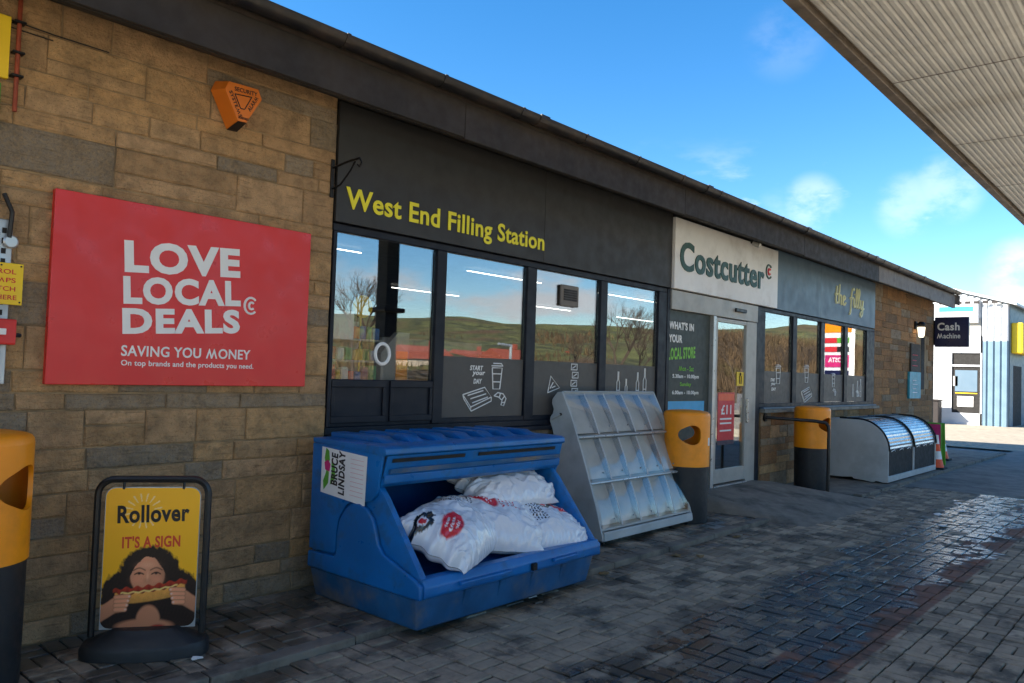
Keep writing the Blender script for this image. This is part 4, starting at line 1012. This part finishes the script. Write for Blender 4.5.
# ------------------------------------------------------------------ roll-top bunker further along
BX0, BX1 = 13.6, 16.6
bk_ = thing('log_bunker', 'grey roll top storage bunker with two dark front bays below the far window', 'bunker', (15.1, -.6, 0))
R_ = .50
prof = [(-.16, .04), (-.16, 1.0), (-.30, 1.012), (-.60, 1.012)] + [(-.60 - .485 * math.sin(a), .525 + .487 * math.cos(a)) for a in np.linspace(.15, math.pi / 2, 10)] + [(-1.088, .02), (-1.0, .012), (-.9, .03), (-.85, .0), (-.7, .022), (-.55, .03), (-.52, .06), (-.45, .05), (-.35, .04)]
for (a, b) in ((BX0, BX0 + .03), (BX1 - .03, BX1)): MB().prism(prof, a, b, 'x').build('side_panel', 'metal_grey', bk_, .004, 1)
MB().box(BX0 + .031, BX1 - .031, -.19, -.16, .04, 1.0).build('back_panel', 'metal_grey', bk_)
MB().box(BX0 + .031, BX1 - .031, -.52, -.161, 1.001, 1.014).build('top_panel', 'metal_grey', bk_)
MB().box(BX0 + .031, BX1 - .031, -1.09, -1.04, .02, .115).build('base_bar', 'metal_grey', bk_, .006, 1)
MB().box(BX0 + .031, BX1 - .031, -1.0, -.2, .06, .09).build('floor', 'dark_interior', bk_)
mid = (BX0 + BX1) / 2
MB().box(mid - .025, mid + .025, -1.088, -1.05, .116, .525).build('centre_post', 'metal_grey', bk_, .004, 1)
for (a, b) in ((BX0 + .032, mid - .026), (mid + .026, BX1 - .032)):
    vs = []; n = 26
    for j in range(n + 1):
        t = math.pi / 2 * j / n; r = .478 + .0035 * (1 if j % 2 else -1)
        for xx in (a, b): vs.append((xx, -.60 - r * math.sin(t) * 1.0, .528 + r * math.cos(t)))
    MB().add(vs, [(2 * j, 2 * j + 1, 2 * j + 3, 2 * j + 2) for j in range(n)]).build('roll_cover', 'steel', bk_)
    MB().box(a, b, -1.065, -1.05, .117, .52).build('front_mesh', 'dark_interior', bk_)
    for q in range(3): MB().tube([(a + .2 + q * .45, -1.068, .51), (a + .36 + q * .45, -1.072, .535), (a + .42 + q * .45, -1.066, .505)], .008, 5).build('strap_end', 'white_print', bk_)
for xx in (BX0 + .03, mid, BX1 - .03):
    MB().tube([(xx, -.30, 1.03)] + [(xx, -.60 - .496 * math.sin(a), .528 + .498 * math.cos(a)) for a in np.linspace(0, math.pi / 2, 14)], .016, 6).build('cover_rail', 'iron', bk_)
MB().tube([(BX0 + .05, -.42, 1.03), (BX1 - .05, -.42, 1.03)], .014, 6).build('hinge_bar', 'iron', bk_)

# ------------------------------------------------------------------ handrail
hr = thing('handrail', 'black bent steel handrail beside the ramp', 'handrail', (11.55, -.84, 0))
pts = [(11.27, -.02, 1.06), (11.30, -.12, 1.06)] + [(11.30 + .25 * q, -.12 - .62 * q, 1.06 - .02 * q) for q in (.3, .6, .9)] + [(11.565, -.80, 1.025), (11.575, -.835, .985), (11.577, -.845, .93), (11.577, -.845, .5), (11.577, -.845, -.05)]
MB().tube(pts, .024, 10).build('rail', 'black_plastic', hr, smooth=True)
MB().tube([(11.27, -.004, 1.06), (11.27, -.03, 1.06)], .06, 14).build('wall_flange', 'black_plastic', hr)

# ------------------------------------------------------------------ things on the far wall
ch = thing('projecting_sign', 'dark navy cash machine sign projecting from the far corner of the shop', 'sign', (20.95, -.4, 2.55))
MB().box(20.9, 21.0, -.76, -.03, 2.556, 3.275).build('box', 'navy_sign', ch, .01, 2)
CF = (Vector((0, -1, 0)), Vector((0, 0, 1)))
text('lettering', 'Cash', 'sign_text', ch, (20.899, -.09, 2.95), .48, .19, CF, off=.03, depth=.003)
text('lettering', 'Machine', 'sign_text', ch, (20.899, -.085, 2.76), .50, .125, CF, off=.02, depth=.003)
MB().box(20.93, 20.97, -.03, .02, 2.6, 3.2).build('bracket', 'iron', ch)
lp = thing('wall_lamp', 'lit wall lantern on the brown stone wall', 'lamp', (19.28, 0, 2.7))
MB().box(19.2, 19.34, -.05, -.008, 2.88, 3.06).build('back_plate', 'iron', lp, .01, 1)
MB().lathe([(.05, 2.93), (.09, 2.99), (.05, 3.05)], 19.28, -.14, 12).build('cap', 'iron', lp)
MB().lathe([(.045, 2.70), (.06, 2.74), (.078, 2.925)], 19.28, -.14, 14).build('shade', 'lamp_glow', lp, smooth=True)
MB().tube([(19.28, -.04, 3.0), (19.28, -.14, 3.03)], .015, 6).build('arm', 'iron', lp)
bn = thing('wall_banner', 'narrow teal and grey notice board fixed to the brown stone wall', 'notice', (19.1, -.03, 1.3))
MB().box(18.72, 19.62, -.06, -.012, 1.315, 1.91).build('lower_panel', 'teal_print', bn, .004, 1)
MB().box(18.86, 19.60, -.05, -.012, 1.913, 2.545).build('upper_panel', 'interior_wall', bn, .004, 1)
strokes('lettering', 'white_print', bn, [[(0, k * .09), (.36 - .1 * (k % 2), k * .09)] for k in range(4)], (18.95, -.061, 1.45), 1, 1, r=.01, lift=.0)
strokes('lettering', 'red_print', bn, [[(0, k * .12), (.4 - .1 * (k % 2), k * .12)] for k in range(3)], (18.95, -.051, 2.05), 1, 1, r=.01, lift=.0)
dc = thing('cctv_camera', 'small pale camera under the eaves above the shop name sign', 'camera', (10.2, -.2, 3.6))
MB().tube([(10.2, -.26, 3.50), (10.2, -.36, 3.46)], .032, 12).build('body', 'pale_frame', dc, smooth=True)
MB().box(10.18, 10.22, -.27, -.23, 3.50, 3.652).build('mount', 'iron', dc)
vent = thing('wall_vent', 'small square dark louvre fixed on the third window pane', 'vent', (6.4, .01, 2.3))
vq = [at_y(u, v, .012) for u, v in ((560, 284), (577, 308))]
MB().box(vq[0][0], vq[1][0], -.01, .018, vq[1][2], vq[0][2]).build('case', 'fascia_pale', vent, .02, 2)
for k in range(5):
    z_ = vq[1][2] + .06 + k * (vq[0][2] - vq[1][2] - .1) / 5; MB().box(vq[0][0] + .04, vq[1][0] - .04, -.016, -.0105, z_, z_ + .02).build('slat', 'dark_print', vent)
dp = thing('door_poster', 'red and orange price poster stuck on the sliding door', 'poster', (9.97, -.02, .78))
MB().box(9.735, 10.225, -.0225, -.019, .78, 1.43).build('sheet', 'red_print', dp)
box('band', 'orange_print', dp, 9.75, 10.21, -.0235, -.0228, 1.32, 1.415)
box('band', 'navy_sign', dp, 9.735, 10.225, -.0235, -.0195, .72, .778)
text('lettering', '£11', 'white_print', dp, (9.83, -.0229, 1.13), .3, .13, off=.02, depth=.001)
for z_ in (1.06, 1.0, .9): box('lettering', 'white_print', dp, 9.80, 10.14, -.0236, -.0229, z_, z_ + .022)
ys = thing('door_sticker', 'small yellow warning sticker on the sliding door', 'sticker', (10.4, -.02, 1.52))
MB().box(10.28, 10.50, -.0225, -.019, 1.525, 1.72).build('sheet', 'yellow_board', ys)
strokes('pictogram', 'dark_print', ys, [[(0, 0), (0, .11), (.05, .11), (.05, 0)], arc(.025, .135, .015, 0, 360)], (10.365, -.0226, 1.555), 1, 1, r=.009, lift=.0)

def cone(x_, y_, lab, h=.5):
    t = thing('traffic_cone', lab, 'traffic cone', (x_, y_, 0), 'cones by the far corner')
    MB().box(x_ - .16, x_ + .16, y_ - .16, y_ + .16, 0, .04).build('base', 'rubber', t, .015, 2)
    ks = [.13, .095, .07, .045, .025]; zs = [.04, .04 + h * .25, .04 + h * .5, .04 + h * .72, .04 + h]
    for i, m_ in enumerate(('cone_orange', 'white_print', 'cone_orange', 'white_print')): MB().lathe([(ks[i], zs[i] + .001), (ks[i + 1], zs[i + 1])], x_, y_, 18).build('band', m_, t, smooth=True)
cone(16.95, -1.02, 'orange and white traffic cone against the end of the roll top bunker', .62)
cone(19.15, -.62, 'orange and white traffic cone behind the folded magenta board', .62)
fb = thing('folding_board', 'magenta and green folding board standing behind the roll top bunker', 'folding board', (17.8, -.75, 0))
g_ = MB()
for s in (-1, 1): g_.prism([(-.98, 0), (-.58, 0), (-.6, .86), (-.96, .86)], 17.7 + s * .14 - .012, 17.7 + s * .14 + .012, 'x')
g_.build('frame', 'green_frame', fb, .005, 1)
MB().box(17.53, 17.545, -.95, -.61, .40, .84).build('print', 'magenta_print', fb)

# ------------------------------------------------------------------ forecourt canopy
CY0, CY1, CZ = -2.635, -7.6, 4.4
cn = thing('forecourt_canopy', 'flat forecourt canopy with ribbed pale underside overhead', 'canopy', (8.2, -5.1, 0))
CX0, CX1 = -7.0, 17.2
pw = .062; k = 0; y = CY0 - .13
plank = MB().prism([(0, .009), (-.014, 0), (-.042, 0), (-.056, .009), (-.0617, .009), (-.0617, .03), (0, .03)], CX0, CX1, 'x').mesh('soffit_plank'); plank.materials.append(MATS['canopy_panel'])
while y - pw > CY1 + .12:
    o = bpy.data.objects.new('soffit_plank', plank); COL.objects.link(o); o.location = (0, y, CZ); setp(o, cn); y -= pw
MB().box(CX0, CX1, CY1 + .02, CY0 - .02, CZ + .032, CZ + .3).build('deck', 'canopy_trim', cn)
MB().box(CX0 - .05, CX1 + .05, CY0 - .1, CY0, CZ - .025, CZ + .75).build('fascia', 'canopy_trim', cn, .006, 1)
MB().box(CX0 - .05, CX1 + .05, CY1, CY1 + .1, CZ - .025, CZ + .75).build('fascia', 'canopy_trim', cn, .006, 1)
for q in (CX0 - .045, CX1 - .055): MB().box(q, q + .1, CY1 + .101, CY0 - .101, CZ - .025, CZ + .75).build('fascia', 'canopy_trim', cn, .006, 1)
x = -4.4
while x < CX1:                                             # panel joints with their fixings
    MB().box(x, x + .012, CY1 + .12, CY0 - .13, CZ - .003, CZ - .0005).build('joint_strip', 'canopy_trim', cn)
    x += 2.4
for x_ in (8.2, -5.2):
    MB().box(x_ - .13, x_ + .13, -5.23, -4.97, -.07, CZ + .03).build('column', 'column_dark', cn, .02, 2)
    MB().box(x_ - .22, x_ + .22, -5.32, -4.88, 2.52, 2.60).build('collar', 'column_dark', cn, .03, 2)

# ------------------------------------------------------------------ workshop across the yard
WX = 39.0
def wy(u, v): p = at_x(u, v, WX); return p[1], p[2]
ws = thing('workshop_building', 'white corrugated workshop with blue painted base across the yard', 'building', (WX, 4, -.07))
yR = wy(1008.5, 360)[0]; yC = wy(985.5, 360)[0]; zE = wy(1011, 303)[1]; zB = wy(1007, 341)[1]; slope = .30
yL = 14.0
def zr(y): return zE + slope * min(y - yR, yL - y)
ym = (yR + yL) / 2
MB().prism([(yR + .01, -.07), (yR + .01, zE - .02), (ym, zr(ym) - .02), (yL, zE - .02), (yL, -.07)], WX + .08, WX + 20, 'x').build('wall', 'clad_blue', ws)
n = 0; y = yR
while y < yC - .05:                                        # standing ribs of the corrugated cladding
    w = .26; MB().prism([(WX + .078, y + .0), (WX + .078, y + w - .01), (WX + .01, y + w - .07), (WX + .01, y + .06)], zB, zr(y) - .03, 'z').build('cladding_sheet', 'clad_white', ws)
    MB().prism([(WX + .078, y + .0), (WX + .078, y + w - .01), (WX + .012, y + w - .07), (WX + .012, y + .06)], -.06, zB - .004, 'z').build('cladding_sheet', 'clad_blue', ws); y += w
yy = y
while yy < yL - .3:
    w = .26; lo = wy(985, 318)[1]
    MB().prism([(WX + .078, yy), (WX + .078, yy + w - .01), (WX + .01, yy + w - .07), (WX + .01, yy + .06)], lo, zr(yy) - .03, 'z').build('cladding_sheet', 'clad_white', ws); yy += w
zl = wy(960, 336)[1]
MB().box(WX, WX + .079, y + .002, yL, zl + .002, wy(985, 318)[1] - .004).build('lintel_panel', 'pale_frame', ws)
# shopfront in the gable: white panels, dark window with poster, white door
(d0, _), (d1, _) = wy(982, 380), wy(951, 380); wt = wy(965, 367)[1]; wb_ = wy(965, 413)[1]
MB().box(WX - .02, WX + .079, y + .002, d0 + .0, -.06, zl).build('wall_panel', 'clad_white', ws)
pz0, pz1 = wy(979, 380)[0], wy(952, 380)[0]
MB().box(WX - .02, WX + .079, d0 + .002, yL, wt + .62, zl).build('wall_panel', 'clad_white', ws)
MB().box(WX - .02, WX + .079, d0 + .002, yL, -.06, wb_).build('wall_panel', 'clad_white', ws)
MB().box(WX - .02, WX + .079, pz1 + .01, yL, wb_ + .002, wt + .618).build('wall_panel', 'clad_white', ws)
wn = MB().box(WX + .05, WX + .079, d0 + .002, pz1 + .008, wb_ + .002, wt + .618).build('window', 'dark_interior', ws)
MB().box(WX + .0, WX + .048, d0 + .004, pz1, wt + .02, wt + .1).build('transom', 'clad_white', wn)
for (a, b, e, f, m_) in ((955, 977, 370, 392, 'blue_fascia'), (955, 977, 392.4, 394, 'yellow_board'), (957, 973, 396, 407, 'white_print'), (953, 957.5, 376, 386, 'pale_frame')):
    ya, za = wy(a, e); yb_, zb_ = wy(b, f); MB().box(WX + .03, WX + .048, min(ya, yb_), max(ya, yb_), min(za, zb_), max(za, zb_)).build('poster', m_, wn)
so = thing('shop_sign', 'white box sign with a blue stripe on the workshop gable', 'sign', (WX - .1, wy(960, 310)[0], 4))
ya, za = wy(979.5, 299); yb_, zb_ = wy(930, 324)
MB().box(WX - .16, WX - .0, ya, yb_, zb_, za).build('box', 'clad_white', so, .06, 3)
y0_, z0_ = wy(974, 311.5); y1_, z1_ = wy(940, 307.5)
MB().box(WX - .165, WX - .161, y0_, y1_, min(z0_, z1_), max(z0_, z1_)).build('stripe', 'sky_blue_print', so)
for q in range(7): box('lettering', 'dark_print', so, WX - .165, WX - .161, y1_ - q * .34 - .22, y1_ - q * .34, wy(960, 304.5)[1], wy(960, 304.5)[1] + .12)
# side wall, in shade, with its sign and doorway
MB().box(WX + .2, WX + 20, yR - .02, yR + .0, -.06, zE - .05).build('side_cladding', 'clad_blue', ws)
MB().prism([(yR - .3, zE - .10), (yR - .3, zE + .0), (ym, zr(ym) + .1), (yL + .3, zE + .0), (yL + .3, zE - .1), (ym, zr(ym))], WX - .12, WX + 20, 'x').build('roof', 'clad_white', ws)
MB().box(WX + 1.0, WX + 3.0, yR - .03, yR - .021, -.05, 2.6).build('doorway', 'dark_interior', ws)
ps = thing('shop_sign', 'yellow and blue box sign on the shaded side of the workshop', 'sign', (WX + 1, yR - .3, 3.4))
q0 = at_y(1012.5, 318, yR - .35); q1 = at_y(1040, 352, yR - .35)
MB().box(WX + .4, WX + 3.5, yR - .45, yR - .03, wy(1012, 353)[1], wy(1012, 322)[1]).build('box', 'yellow_board', ps, .05, 2)
MB().box(WX + .9, WX + 3.2, yR - .46, yR - .452, wy(1012, 347)[1], wy(1012, 329)[1]).build('panel', 'navy_sign', ps)
bb_ = thing('wheeled_bin', 'dark bin standing against the white workshop front', 'bin', (WX - .8, wy(938, 410)[0], -.07))
yb0 = wy(938.5, 410)[0]
MB().box(WX - 1.1, WX - .5, yb0 - .25, yb0 + .35, -.05, .95).build('body', 'dark_print', bb_, .03, 2)
MB().box(WX - 1.15, WX - .45, yb0 - .28, yb0 + .38, .955, 1.02).build('lid', 'dark_print', bb_, .02, 2)

# ------------------------------------------------------------------ inside the shop, seen through the glass
for i, yq in enumerate((2.2, 4.8)):
    for j in range(4):
        x_ = 3.9 + j * 3.2 + .9 * i
        cl_ = MB().box(x_, x_ + 1.5, yq - .007, yq + .007, 2.90, 2.908).build('ceiling_light', 'tube_light')
        tag(cl_, 'white fluorescent strip light seen through the shop windows', 'ceiling light', 'strip lights on the shop ceiling')
def shelf(x0, x1, y0, lab, seed):
    s = thing('shelf_unit', lab, 'shelf', ((x0 + x1) / 2, y0, .12))
    MB().box(x0, x1, y0 + .36, y0 + .4, .12, 2.0).build('back', 'shelf_white', s)
    for z_ in (.3, .72, 1.14, 1.5, 1.67, 1.84): MB().box(x0, x1, y0, y0 + .358, z_ - .015, z_).build('shelf', 'pale_frame', s)
    return s
rnd = random.Random(2)
PC = [c(200, 40, 36), c(230, 190, 50), c(220, 220, 214), c(60, 110, 170), c(70, 150, 80), c(220, 120, 50), c(120, 50, 100)]
PMS = []
for i, pcx in enumerate(PC): PMS.append(mat('pack_%d' % i, pcx, .5))
shelf(3.52, 4.08, .085, 'goods shelf just inside the first shop window', 1)
for z_ in (1.5, 1.67, 1.84):
    x = 3.53
    while x < 4.0:
        w = rnd.uniform(.035, .075); h = rnd.uniform(.07, .135)
        o = MB().box(x, x + w, .09, .16, z_, z_ + h).build('packet', PMS[rnd.randrange(7)], None, .006, 1)
        tag(o, 'small coloured packet on the shelf inside the first window', 'packet', 'packets on the window shelf'); x += w + .01
gs = thing('leaflet_stand', 'grey leaflet stand with an orange panel inside the first window', 'display stand', (4.25, .2, 1.5))
MB().prism([(4.10, 1.5), (4.40, 1.5), (4.40, 1.92), (4.28, 1.92), (4.10, 1.74)], .16, .22, 'y').build('panel', 'pale_frame', gs)
MB().box(4.26, 4.38, .150, .158, 1.52, 1.76).build('print', 'bin_yellow', gs)
MB().box(4.12, 4.38, .1605, .24, .12, 1.498).build('pedestal', 'pale_frame', gs)
wp = thing('window_notice', 'white notice with a drawing inside the first window', 'notice', (3.6, .08, 1.85))
MB().box(3.53, 3.75, .075, .08, 1.83, 2.05).build('sheet', 'white_print', wp)
sl = thing('window_sticker', 'round white ring sticker low on the first window', 'sticker', (4.0, .02, 1.65))
MB().tube([(4.0 + .072 * math.cos(a), .019, 1.728 + .082 * math.sin(a)) for a in np.linspace(0, 2 * math.pi, 25)], .014, 6).build('ring', 'white_print', sl)
yd = thing('yellow_disc', 'round yellow disc on a stem inside the first window', 'display stand', (3.81, .25, 1.5))
MB().tube([(3.84, .08, 2.10), (3.84, .10, 2.10)], .09, 24).build('disc', 'yellow_board', yd)
MB().tube([(3.84, .11, 2.03), (3.84, .11, 1.55)], .008, 6).build('stem', 'yellow_board', yd)
shelf(6.2, 8.0, 2.4, 'long goods shelf deep inside the shop', 4)

# ------------------------------------------------------------------ beyond the forecourt: what the windows reflect
hl = MB(); nxh, nyh = 90, 34; vs = []
for j in range(nyh + 1):
    for i in range(nxh + 1):
        a = rad(-128 + 140 * i / nxh); d = 70 + 330 * j / nyh
        prof_h = max(0, (d - 90) / 190.); hz = 20 * min(1, prof_h) ** 1.2 * (1 + .25 * noise.noise((i * .09, 3.3, 0)))
        hz += 3 * noise.noise((i * .25, j * .3, 1)) * min(1, prof_h * 3)
        if a > rad(-14): hz *= max(0, 1 - (a - rad(-14)) / rad(8))
        vs.append((d * math.cos(a), d * math.sin(a) - 5, -.5 + hz))
hl.add(vs, [(j * (nxh + 1) + i, j * (nxh + 1) + i + 1, (j + 1) * (nxh + 1) + i + 1, (j + 1) * (nxh + 1) + i) for j in range(nyh) for i in range(nxh)])
struct(hl.build('hill', 'grass_hill', None, smooth=True))
def bare_tree(seed, h, spread=1.):
    rnd = random.Random(seed); trunk = MB(); br_ = MB()
    def grow(p, d, l, r, lev):
        q = p + d * l; m_ = trunk if lev == 0 else br_
        mid_ = p + d * l * .5 + Vector((rnd.uniform(-1, 1), rnd.uniform(-1, 1), 0)) * l * .05
        m_.tube([p, mid_, q], r, 6 if lev < 2 else 3, False, r * .62)
        if lev >= 7: return
        for k in range(3 if lev in (0, 1, 2, 3) else 2):
            ax = Vector((rnd.uniform(-1, 1), rnd.uniform(-1, 1), rnd.uniform(-.2, .8))).normalized()
            nd = (d * .85 + ax * (.62 * spread) + Vector((0, 0, .12))).normalized()
            grow(q if k else p + d * l * .9, nd, l * rnd.uniform(.62, .80), r * .62, lev + 1)
    grow(Vector((0, 0, 0)), Vector((0, 0, 1)), h * .25, h * .017, 0)
    return trunk.mesh('trunk', fix=False), br_.mesh('crown', fix=False)
TM = [bare_tree(5, 9), bare_tree(8, 8, 1.2)]
def refl(u, v, w):       # a spot whose mirror image in the shop windows falls near pixel (u, v), w metres out from the shop
    p = at_y(u, v, 0.); k = (w + 4.93) / 4.93
    return p[0] * k, -w
tl_ = [(352, 30, 0, 1.0, 'bare tree reflected in the first shop window'), (575, 30, 1, .8, 'bare tree reflected faintly in the third shop window'), (618, 22, 0, .9, 'large bare tree reflected in the fourth shop window'),
       (640, 26, 1, .9, 'bushy bare tree reflected beside the largest one'), (782, 24, 1, .8, 'bare tree reflected in the window right of the door'), (800, 30, 0, .9, 'bare tree reflected right of centre in the far window'), (735, 20, 0, .7, 'bare tree reflected in the sliding door')]
for (u, w, k, s, lab) in tl_:
    x_, y_ = refl(u, 380, w); t = thing('bare_tree', lab, 'tree', (x_, y_, -.1), 'bare trees across the road'); t.scale = (s, s, s)
    for nm, me in zip(('trunk', 'crown'), TM[k]):
        o = bpy.data.objects.new(nm, me); COL.objects.link(o); o.parent = t
        if not me.materials: me.materials.append(MATS['bark'])
def house(u, w, lab, wd=9):
    x_, y_ = refl(u, 370, w); t = thing('house', lab, 'house', (x_, y_, 0), 'houses across the road')
    x0, x1 = x_ - wd / 2, x_ + wd / 2; y0, y1 = y_ - 4, y_ + 4
    MB().box(x0, x1, y0, y1, -.1, 3.2).build('wall', 'house_wall', t)
    rf = MB().prism([(y0 - .3, 3.15), (y_, 5.4), (y1 + .3, 3.15)], x0 - .3, x1 + .3, 'x').build('roof', 'house_roof', t)
    MB().box(x_ + 2, x_ + 2.7, y_ - .3, y_ + .3, 4.6, 6.3).build('chimney', 'house_roof', rf)
    for q in range(3): MB().box(x0 + 1 + q * 2.9, x0 + 2.2 + q * 2.9, y1 + .002, y1 + .05, 1.0, 2.2).build('window', 'dark_interior', t)
house(420, 92, 'red roofed house reflected in the first shop window'); house(470, 100, 'red roofed house reflected in the second shop window'); house(640, 90, 'red roofed house reflected low in the fourth shop window'); house(505, 84, 'red roofed house reflected at the right of the second shop window', 7); house(560, 96, 'red roofed house reflected in the third shop window')
hx0, hy0 = refl(350, 380, 38); hx1, hy1 = refl(660, 380, 30)
def bank(name, m_, lab, x0, x1, w, dep, hts, seed, n=150, rows_=12):
    b = MB(); vs = []
    for i in range(n + 1):
        q = i / n; x_ = x0 + (x1 - x0) * q; hh = (hts[0] + (hts[1] - hts[0]) * q) * min(1, q * 6)
        for k in range(rows_ + 1):
            s = k / rows_; z_ = hh * math.sin(s * math.pi * .55) / math.sin(.55 * math.pi)
            d = Vector((noise.noise((i * .8, k * .9, seed)), noise.noise((i * .8, k * .9, seed + 9)), noise.noise((i * .7, k * .8, seed + 5))))
            vs.append((x_ + d.x * 1.2, -w - dep * s + d.y * 1.5, -.3 + z_ * (1 + .22 * d.z) + (.1 * hh * noise.noise((i * .25, 0, seed)) if k == rows_ else 0)))
    b.add(vs, [(i * (rows_ + 1) + k, (i + 1) * (rows_ + 1) + k, (i + 1) * (rows_ + 1) + k + 1, i * (rows_ + 1) + k + 1) for i in range(n) for k in range(rows_)])
    o = b.build(name, m_); o['label'] = lab; o['kind'] = 'stuff'; return o
bank('scrub', 'scrub', 'brown winter scrub along the far side of the road', -20, 90, 44, 5, (1.3, 1.9), 3)
bank('scrub', 'scrub', 'brown wooded bank rising beyond the road to the right', 84, 200, 36, 14, (7.6, 9.0), 8, 200, 16)
tw = MB(); tr2 = random.Random(3)
def twig(x_, y_, z_, h_):
    a = tr2.uniform(0, 3.14); w_ = tr2.uniform(.03, .09); lx_, ly_ = tr2.uniform(-.3, .3) * h_, tr2.uniform(-.3, .3) * h_
    tw.add([(x_ - w_ * math.cos(a), y_ - w_ * math.sin(a), z_), (x_ + w_ * math.cos(a), y_ + w_ * math.sin(a), z_), (x_ + lx_, y_ + ly_, z_ + h_)], [(0, 1, 2)])
for i in range(26000):
    q = tr2.random(); x_ = 86 + 114 * q; s = tr2.random() ** .8; w_ = 35 + 15 * s; hz = (7.6 + 1.4 * q) * min(1, q * 6) * math.sin(s * math.pi * .55)
    twig(x_, -w_, -.3 + hz * .95, tr2.uniform(.5, 2.4))
for i in range(4000):
    x_ = -20 + 110 * tr2.random(); twig(x_, -43 - 5 * tr2.random(), -.2, tr2.uniform(.5, 1.7))
def hillz(a, d):
    ph = max(0, (d - 90) / 190.); return -.5 + 20 * min(1, ph) ** 1.2
for i in range(22000):
    a = rad(tr2.uniform(-100, -14)); d = 80 + 165 * tr2.random() ** 1.3
    if noise.noise((a * 9, d * .02, 4)) + .45 * noise.noise((a * 30, d * .06, 7)) < (.02 if d > 150 else -.12): continue
    h_ = tr2.uniform(.4, 1.9); w0 = len(tw.v); twig(d * math.cos(a), d * math.sin(a) - 5, hillz(a, d) - 1.0, h_ + 1.0)
    for q in (0, 1): p = tw.v[w0 + q]; cx_ = d * math.cos(a); cy_ = d * math.sin(a) - 5; tw.v[w0 + q] = (cx_ + (p[0] - cx_) * 5, cy_ + (p[1] - cy_) * 5, p[2])
tg = tw.build('twig_scrub', 'twigs', None, fix=False); tg['kind'] = 'stuff'; tg['label'] = 'tangled brown twigs of the scrub across the road'
# price totem
tx, ty = refl(838, 345, 12.0)
tt = thing('price_totem', 'tall white price totem with red and blue rows reflected in the far window', 'sign', (tx, ty, -.1))
T0 = Vector((tx, ty, 0)); TR = Vector((.30, -.954, 0)).normalized(); TRF = (TR, Vector((0, 0, 1))); TN = TR.cross(Vector((0, 0, 1)))
def tq(name, m_, s0, s1, z0, z1, lift): polyflat(name, m_, tt, [(s0, z0), (s1, z0), (s1, z1), (s0, z1)], T0, TRF, .02, lift)
polyflat('panel', 'white_print', tt, [(-1.0, -.1), (1.0, -.1), (1.0, 6.0), (-1.0, 6.0)], T0, TRF, .3, -.3)
tq('header', 'bin_yellow', -1.0, 1.0, 4.7, 6.0, .005)
for (z_, m1, m2) in ((4.05, 'red_print', 'green_frame'), (3.5, 'red_print', 'dark_print')):
    tq('price_row', m2, -.85, .0, z_, z_ + .32, .005); tq('price_row', m1, .02, .85, z_, z_ + .32, .005)
tq('brand_panel', 'magenta_print', -.85, .85, 2.55, 3.3, .005); text('lettering', 'COSTA', 'white_print', tt, tuple(T0 + TR * -.6 + Vector((0, 0, 2.85)) + TN * .026), 1.2, .3, TRF, off=.03, depth=.005)
tq('brand_panel', 'navy_sign', -.85, .85, 2.05, 2.35, .005)
lpx, lpy = refl(511, 372, 20)
lpst = thing('street_lamp', 'pale lamp post reflected in the second shop window', 'street lamp', (lpx, lpy, -.1))
MB().tube([(lpx, lpy, -.1), (lpx, lpy, 2.9)], .07, 8).build('post', 'galv', lpst); MB().tube([(lpx, lpy, 2.86), (lpx - .9, lpy, 2.92)], .06, 8).build('arm', 'galv', lpst)

# ------------------------------------------------------------------ litter on the paving
lr = random.Random(4)
def scrap(u, v, z, sz, m_, name, lab, cat, grp=None):
    p = at_z(u, v, z); n = 7
    ring = [(p[0] + sz * (.6 + .5 * lr.random()) * math.cos(a) * 1.6, p[1] + sz * (.6 + .5 * lr.random()) * math.sin(a), z + .006 + lr.uniform(0, .014)) for a in np.linspace(0, 2 * math.pi, n + 1)[:-1]]
    o = MB().add(ring + [(p[0], p[1], z + .022)] + [(q[0], q[1], q[2] - .003) for q in ring], [(i, (i + 1) % n, n) for i in range(n)] + [tuple(n + 1 + i for i in range(n))[::-1]] + [(i, n + 1 + i, n + 1 + (i + 1) % n, (i + 1) % n) for i in range(n)]).build(name, m_)
    tag(o, lab, cat, grp)
scrap(197, 660, 0., .028, 'white_print', 'paper_scrap', 'crumpled white paper scrap beside the base of the hot dog sign', 'litter')
scrap(532, 598, -.033, .032, 'white_print', 'paper_scrap', 'small white paper scrap on the paving in front of the blue bunker', 'litter')
for (u, v) in ((604, 574), (676, 556), (737, 537), (700, 557), (722, 530)): scrap(u, v, -.036, .045, 'leaf_dry', 'dead_leaf', 'pale dead leaf lying along the foot of the kerb', 'leaf', 'dead leaves along the kerb')
for (u, v) in ((938, 515), (958, 504), (962, 512), (943, 527)): scrap(u, v, -.036, .05, 'white_print', 'paper_scrap', 'pale paper scrap lying on the wet paving at the right', 'litter', 'paper scraps on the wet paving')
